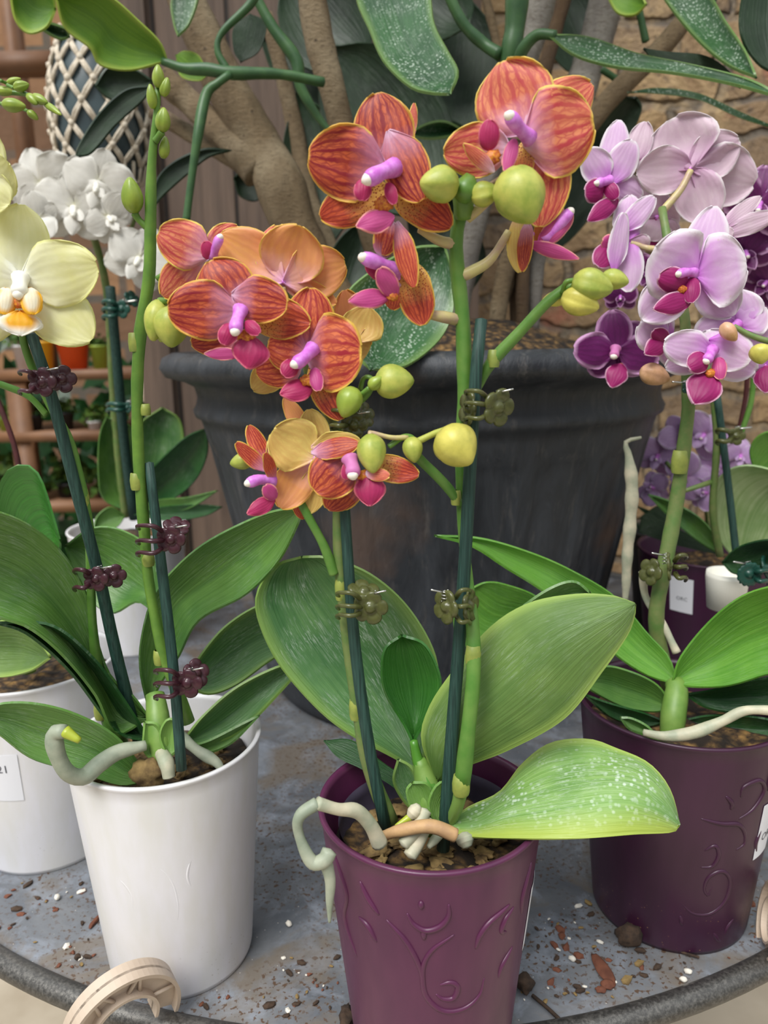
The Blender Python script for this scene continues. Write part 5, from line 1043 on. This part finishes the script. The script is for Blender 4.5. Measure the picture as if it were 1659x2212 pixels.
clip(I_, (262, 668), .93, 'clip_green', 1, 20, grip=24, prongs=(-16, 0, 16)); clip(I_, (275, 880), .96, 'clip_green', 1, 12, grip=30, prongs=(-6, 6), back=False)
stem(I_, [(232, 560, .95), (280, 500, .94), (300, 440, .93)], [5, 4], 'stem_dull', 'flower_branch')
for x, y, R, a, sx, lb in ((90, 400, 90, -20, .9, 'white flower at the left of the white spray'), (210, 400, 85, 15, 1, 'white flower at the top of the white spray'), (160, 450, 95, 5, 1, 'white flower in the middle of the white spray'), (300, 560, 80, 30, 1, 'white flower at the right below the spray'), (80, 470, 60, 60, .8, 'white flower low at the left of the spray'), (235, 470, 60, -40, .9, 'white flower low at the right of the spray')):
    gflower(I_, (x, y, .90+random.random()*.04), R, a, ('wht', 'wht'), sx, lipm='wht', colm=('cream', 'cream'), label=lb)

# ---- stray spray of green buds at the upper left
J_ = thing('bud_spray', 'arching spray of small green buds entering at the upper left edge', 'plant', at(-60, 190, .62))
stem(J_, [(-80, 185, .62), (0, 198, .62), (60, 205, .62), (110, 232, .61)], [6, 6, 5, 4], 'stem_bright')
for b, tp, r in (((30, 190, .61), (62, 182, .61), 12), ((60, 205, .61), (80, 225, .605), 10), ((70, 208, .61), (102, 222, .605), 11), ((95, 222, .61), (132, 248, .6), 8), ((5, 225, .60), (55, 230, .60), 15), ((-10, 195, .62), (30, 200, .62), 11), ((60, 240, .61), (82, 258, .61), 9), ((15, 180, .62), (45, 170, .62), 8)):
    bud(J_, b, tp, r, 'bud_green', ped=[(b[0]-14, b[1]-6, .615)], pr=4)

# ================================================================== small things on the table
def hook(cx_, cy_, F, rot, sc, label, a0=-20, a1=215):
    """moulded half-ring hook: outer band, flat web and ribs"""
    c = at(cx_, cy_, F); s = mpp(c)*sc; r = thing('plastic_hook', label, 'hook', c, 'beige plastic hooks on the rail')
    R1, R0, wd = 122, 66, 46
    X = Vector(rot[0]).normalized(); Z = Vector(rot[1]); Z = (Z-X*Z.dot(X)).normalized(); Y_ = Z.cross(X)
    def P(rr, a, y): return (X*rr*math.cos(a)+Z*rr*1.15*math.sin(a)+Y_*y)*s
    def band(r0, r1, y0, y1):
        bm = bmesh.new(); rg = []
        for i in range(41):
            a = math.radians(a0+(a1-a0)*i/40); rg.append([bm.verts.new(P(q, a, y)) for q, y in ((r0, y0), (r1, y0), (r1, y1), (r0, y1))])
        for a, b in zip(rg, rg[1:]):
            for k in range(4): bm.faces.new((a[k], a[(k+1) % 4], b[(k+1) % 4], b[k]))
        bm.faces.new(rg[0]); bm.faces.new(rg[-1][::-1]); bmesh.ops.recalc_face_normals(bm, faces=bm.faces[:]); return bm
    for nm, args in (('outer_band', (R1-8, R1, -wd/2, wd/2)), ('inner_band', (R0, R0+7, -wd/2, wd/2)), ('web', (R0, R1, -3, 3))):
        o = obj(nm, band(*args), 'beige', r, smooth=False); o.location = (0, 0, 0)
    for i, a in enumerate((20, 55, 78, 100, 130, 165)):
        bm = bmesh.new(); a = math.radians(a); b = a+math.radians(12 if i % 2 else -12); tube(bm, [P(R0+3, a, -wd*.2), P(R1-4, b, -wd*.2)], 4.5*s, 6); o = obj('rib', bm, 'beige', r); o.location = (0, 0, 0)
hook(266, 2196, .405, ((.80, .58, .10), (.30, -.1, 1)), 1.0, 'beige ribbed plastic hook clamped over the rail at lower left', -25, 200)
hook(1672, 1990, .475, ((.25, .9, .1), (.15, .1, 1)), .62, 'beige plastic hook at the right edge of the table', 0, 360)
def bit(name, label, cat, px, py, r, sq, mat, group=None, amp=.35, ang=0, z=0, sub=3):
    c = onz(px, py, 0); s = mpp(c); bm = bmesh.new(); blob(bm, (0, 0, 0), r*s, sq, amp, sub, rot=Matrix.Rotation(math.radians(ang), 3, 'Z'))
    lo = min(v.co.z for v in bm.verts); o = obj(name, bm, mat); o.location = (c.x, c.y, -lo+z); tag(o, label, cat, group); return o
bit('bark_clump', 'round dark bark clump in front of the right purple pot', 'bark', 1360, 2038, 26, (1.1, .9, .8), 'bark_dark', amp=.35)
bit('bark_chip', 'long flat reddish bark chip near the rail, right of the front purple pot', 'bark', 1303, 2096, 32, (.5, 1.35, .12), 'bark_red', ang=12, amp=.25)
bit('bark_clump', 'fibrous brown clump against the front purple pot at lower right', 'bark', 1134, 2140, 19, (1, 1.1, .9), 'bark_dark', amp=.35)
bit('bark_clump', 'crumbly brown clump between the hook and the front purple pot', 'bark', 748, 2205, 22, (.7, 1.3, .5), 'bark_dark', amp=.45)
bit('bark_chip', 'small bark chip just below the long reddish chip', 'bark', 1312, 2132, 12, (1.2, 1, .5), 'bark_red'); bit('bark_chip', 'small orange-brown chip left below the long reddish chip', 'bark', 1298, 2142, 10, (1.2, .9, .5), 'bark_red')
bit('bark_chip', 'slender brown chip on the table left of the front white pot', 'bark', 205, 1994, 16, (.3, 1.3, .25), 'bark_red', ang=-15); bit('bark_chip', 'small round brown crumb near the rail at lower left', 'bark', 168, 2072, 7, (1, 1, .8), 'bark_dark')
for px, py, lb in ((1428, 2043, 'white perlite grain beside the dark bark clump'), (1486, 2103, 'larger white perlite grain by the rail at right'), (1476, 2120, 'white perlite grain just left of the larger one by the rail'), (1612, 1888, 'white perlite grain right of the right purple pot'), (624, 2001, 'white perlite grain left of the front purple pot'), (1236, 2075, 'tiny white perlite grain left of the long reddish chip'), (124, 1943, 'white perlite grain left of the front white pot'), (78, 1836, 'white perlite grain below the left white pot')):
    bit('perlite_grain', lb, 'perlite', px, py, 7, (.9, 1.2, .8), 'perlite', 'perlite grains on the tabletop', ang=random.random()*90, sub=2)
def twig(pts, r, label):
    W_ = [onz(x, y, .0022) for x, y in [q[:2] for q in cr(pts, 16)]]; c = W_[0]; bm = bmesh.new(); tube(bm, [w-c for w in W_], r*mpp(c), 6); o = obj('twig', bm, 'bark_dark'); o.location = c; tag(o, label, 'twig')
twig([(1380, 2030), (1430, 2030), (1470, 2055), (1510, 2068)], 3, 'thin curved twig trailing from the dark bark clump'); twig([(1150, 2150), (1180, 2175), (1212, 2205)], 4, 'thin twig trailing from the clump by the front purple pot')
proto = []
for k in range(6):
    bm = bmesh.new(); blob(bm, (0, 0, 0), .0022, (1.3, .8, .5), .6, 1); me = bpy.data.meshes.new('crumb'); bm.to_mesh(me); bm.free(); me.materials.append(M[['bark_red', 'bark_dark', 'bark', 'perlite', 'bark_red', 'bark_dark'][k]]); proto.append(me)
used = 0; spots = ((90, 1950), (200, 1920), (60, 1990), (180, 2060), (420, 2150), (600, 2170), (680, 2140), (700, 2190), (1250, 2060), (1290, 2150), (1360, 2100), (1400, 2080), (1450, 2140), (1220, 2160), (1500, 2060), (1560, 2040), (1240, 1990), (1210, 2020), (1600, 1990), (1180, 2120), (640, 2100))
while used < 150:
    x, y = random.choice(spots); p = onz(x+random.gauss(0, 38), y+random.gauss(0, 26), 0)
    if (p-TC).length > TR-.012 or any((p-q).xy.length < rr for q, rr in ((P1, .053), (P2, .055), (P3, .063), (P6, .062))): continue
    o = bpy.data.objects.new('soil_crumb', proto[used % 6]); COL.objects.link(o); o.location = (p.x, p.y, .0009); o.rotation_euler = (0, 0, random.random()*6); k = .4+random.random()**2*1.3; o.scale = (k, k, k)
    tag(o, 'tiny crumb of spilled potting bark on the zinc tabletop', 'crumb', 'crumbs scattered on the tabletop'); used += 1
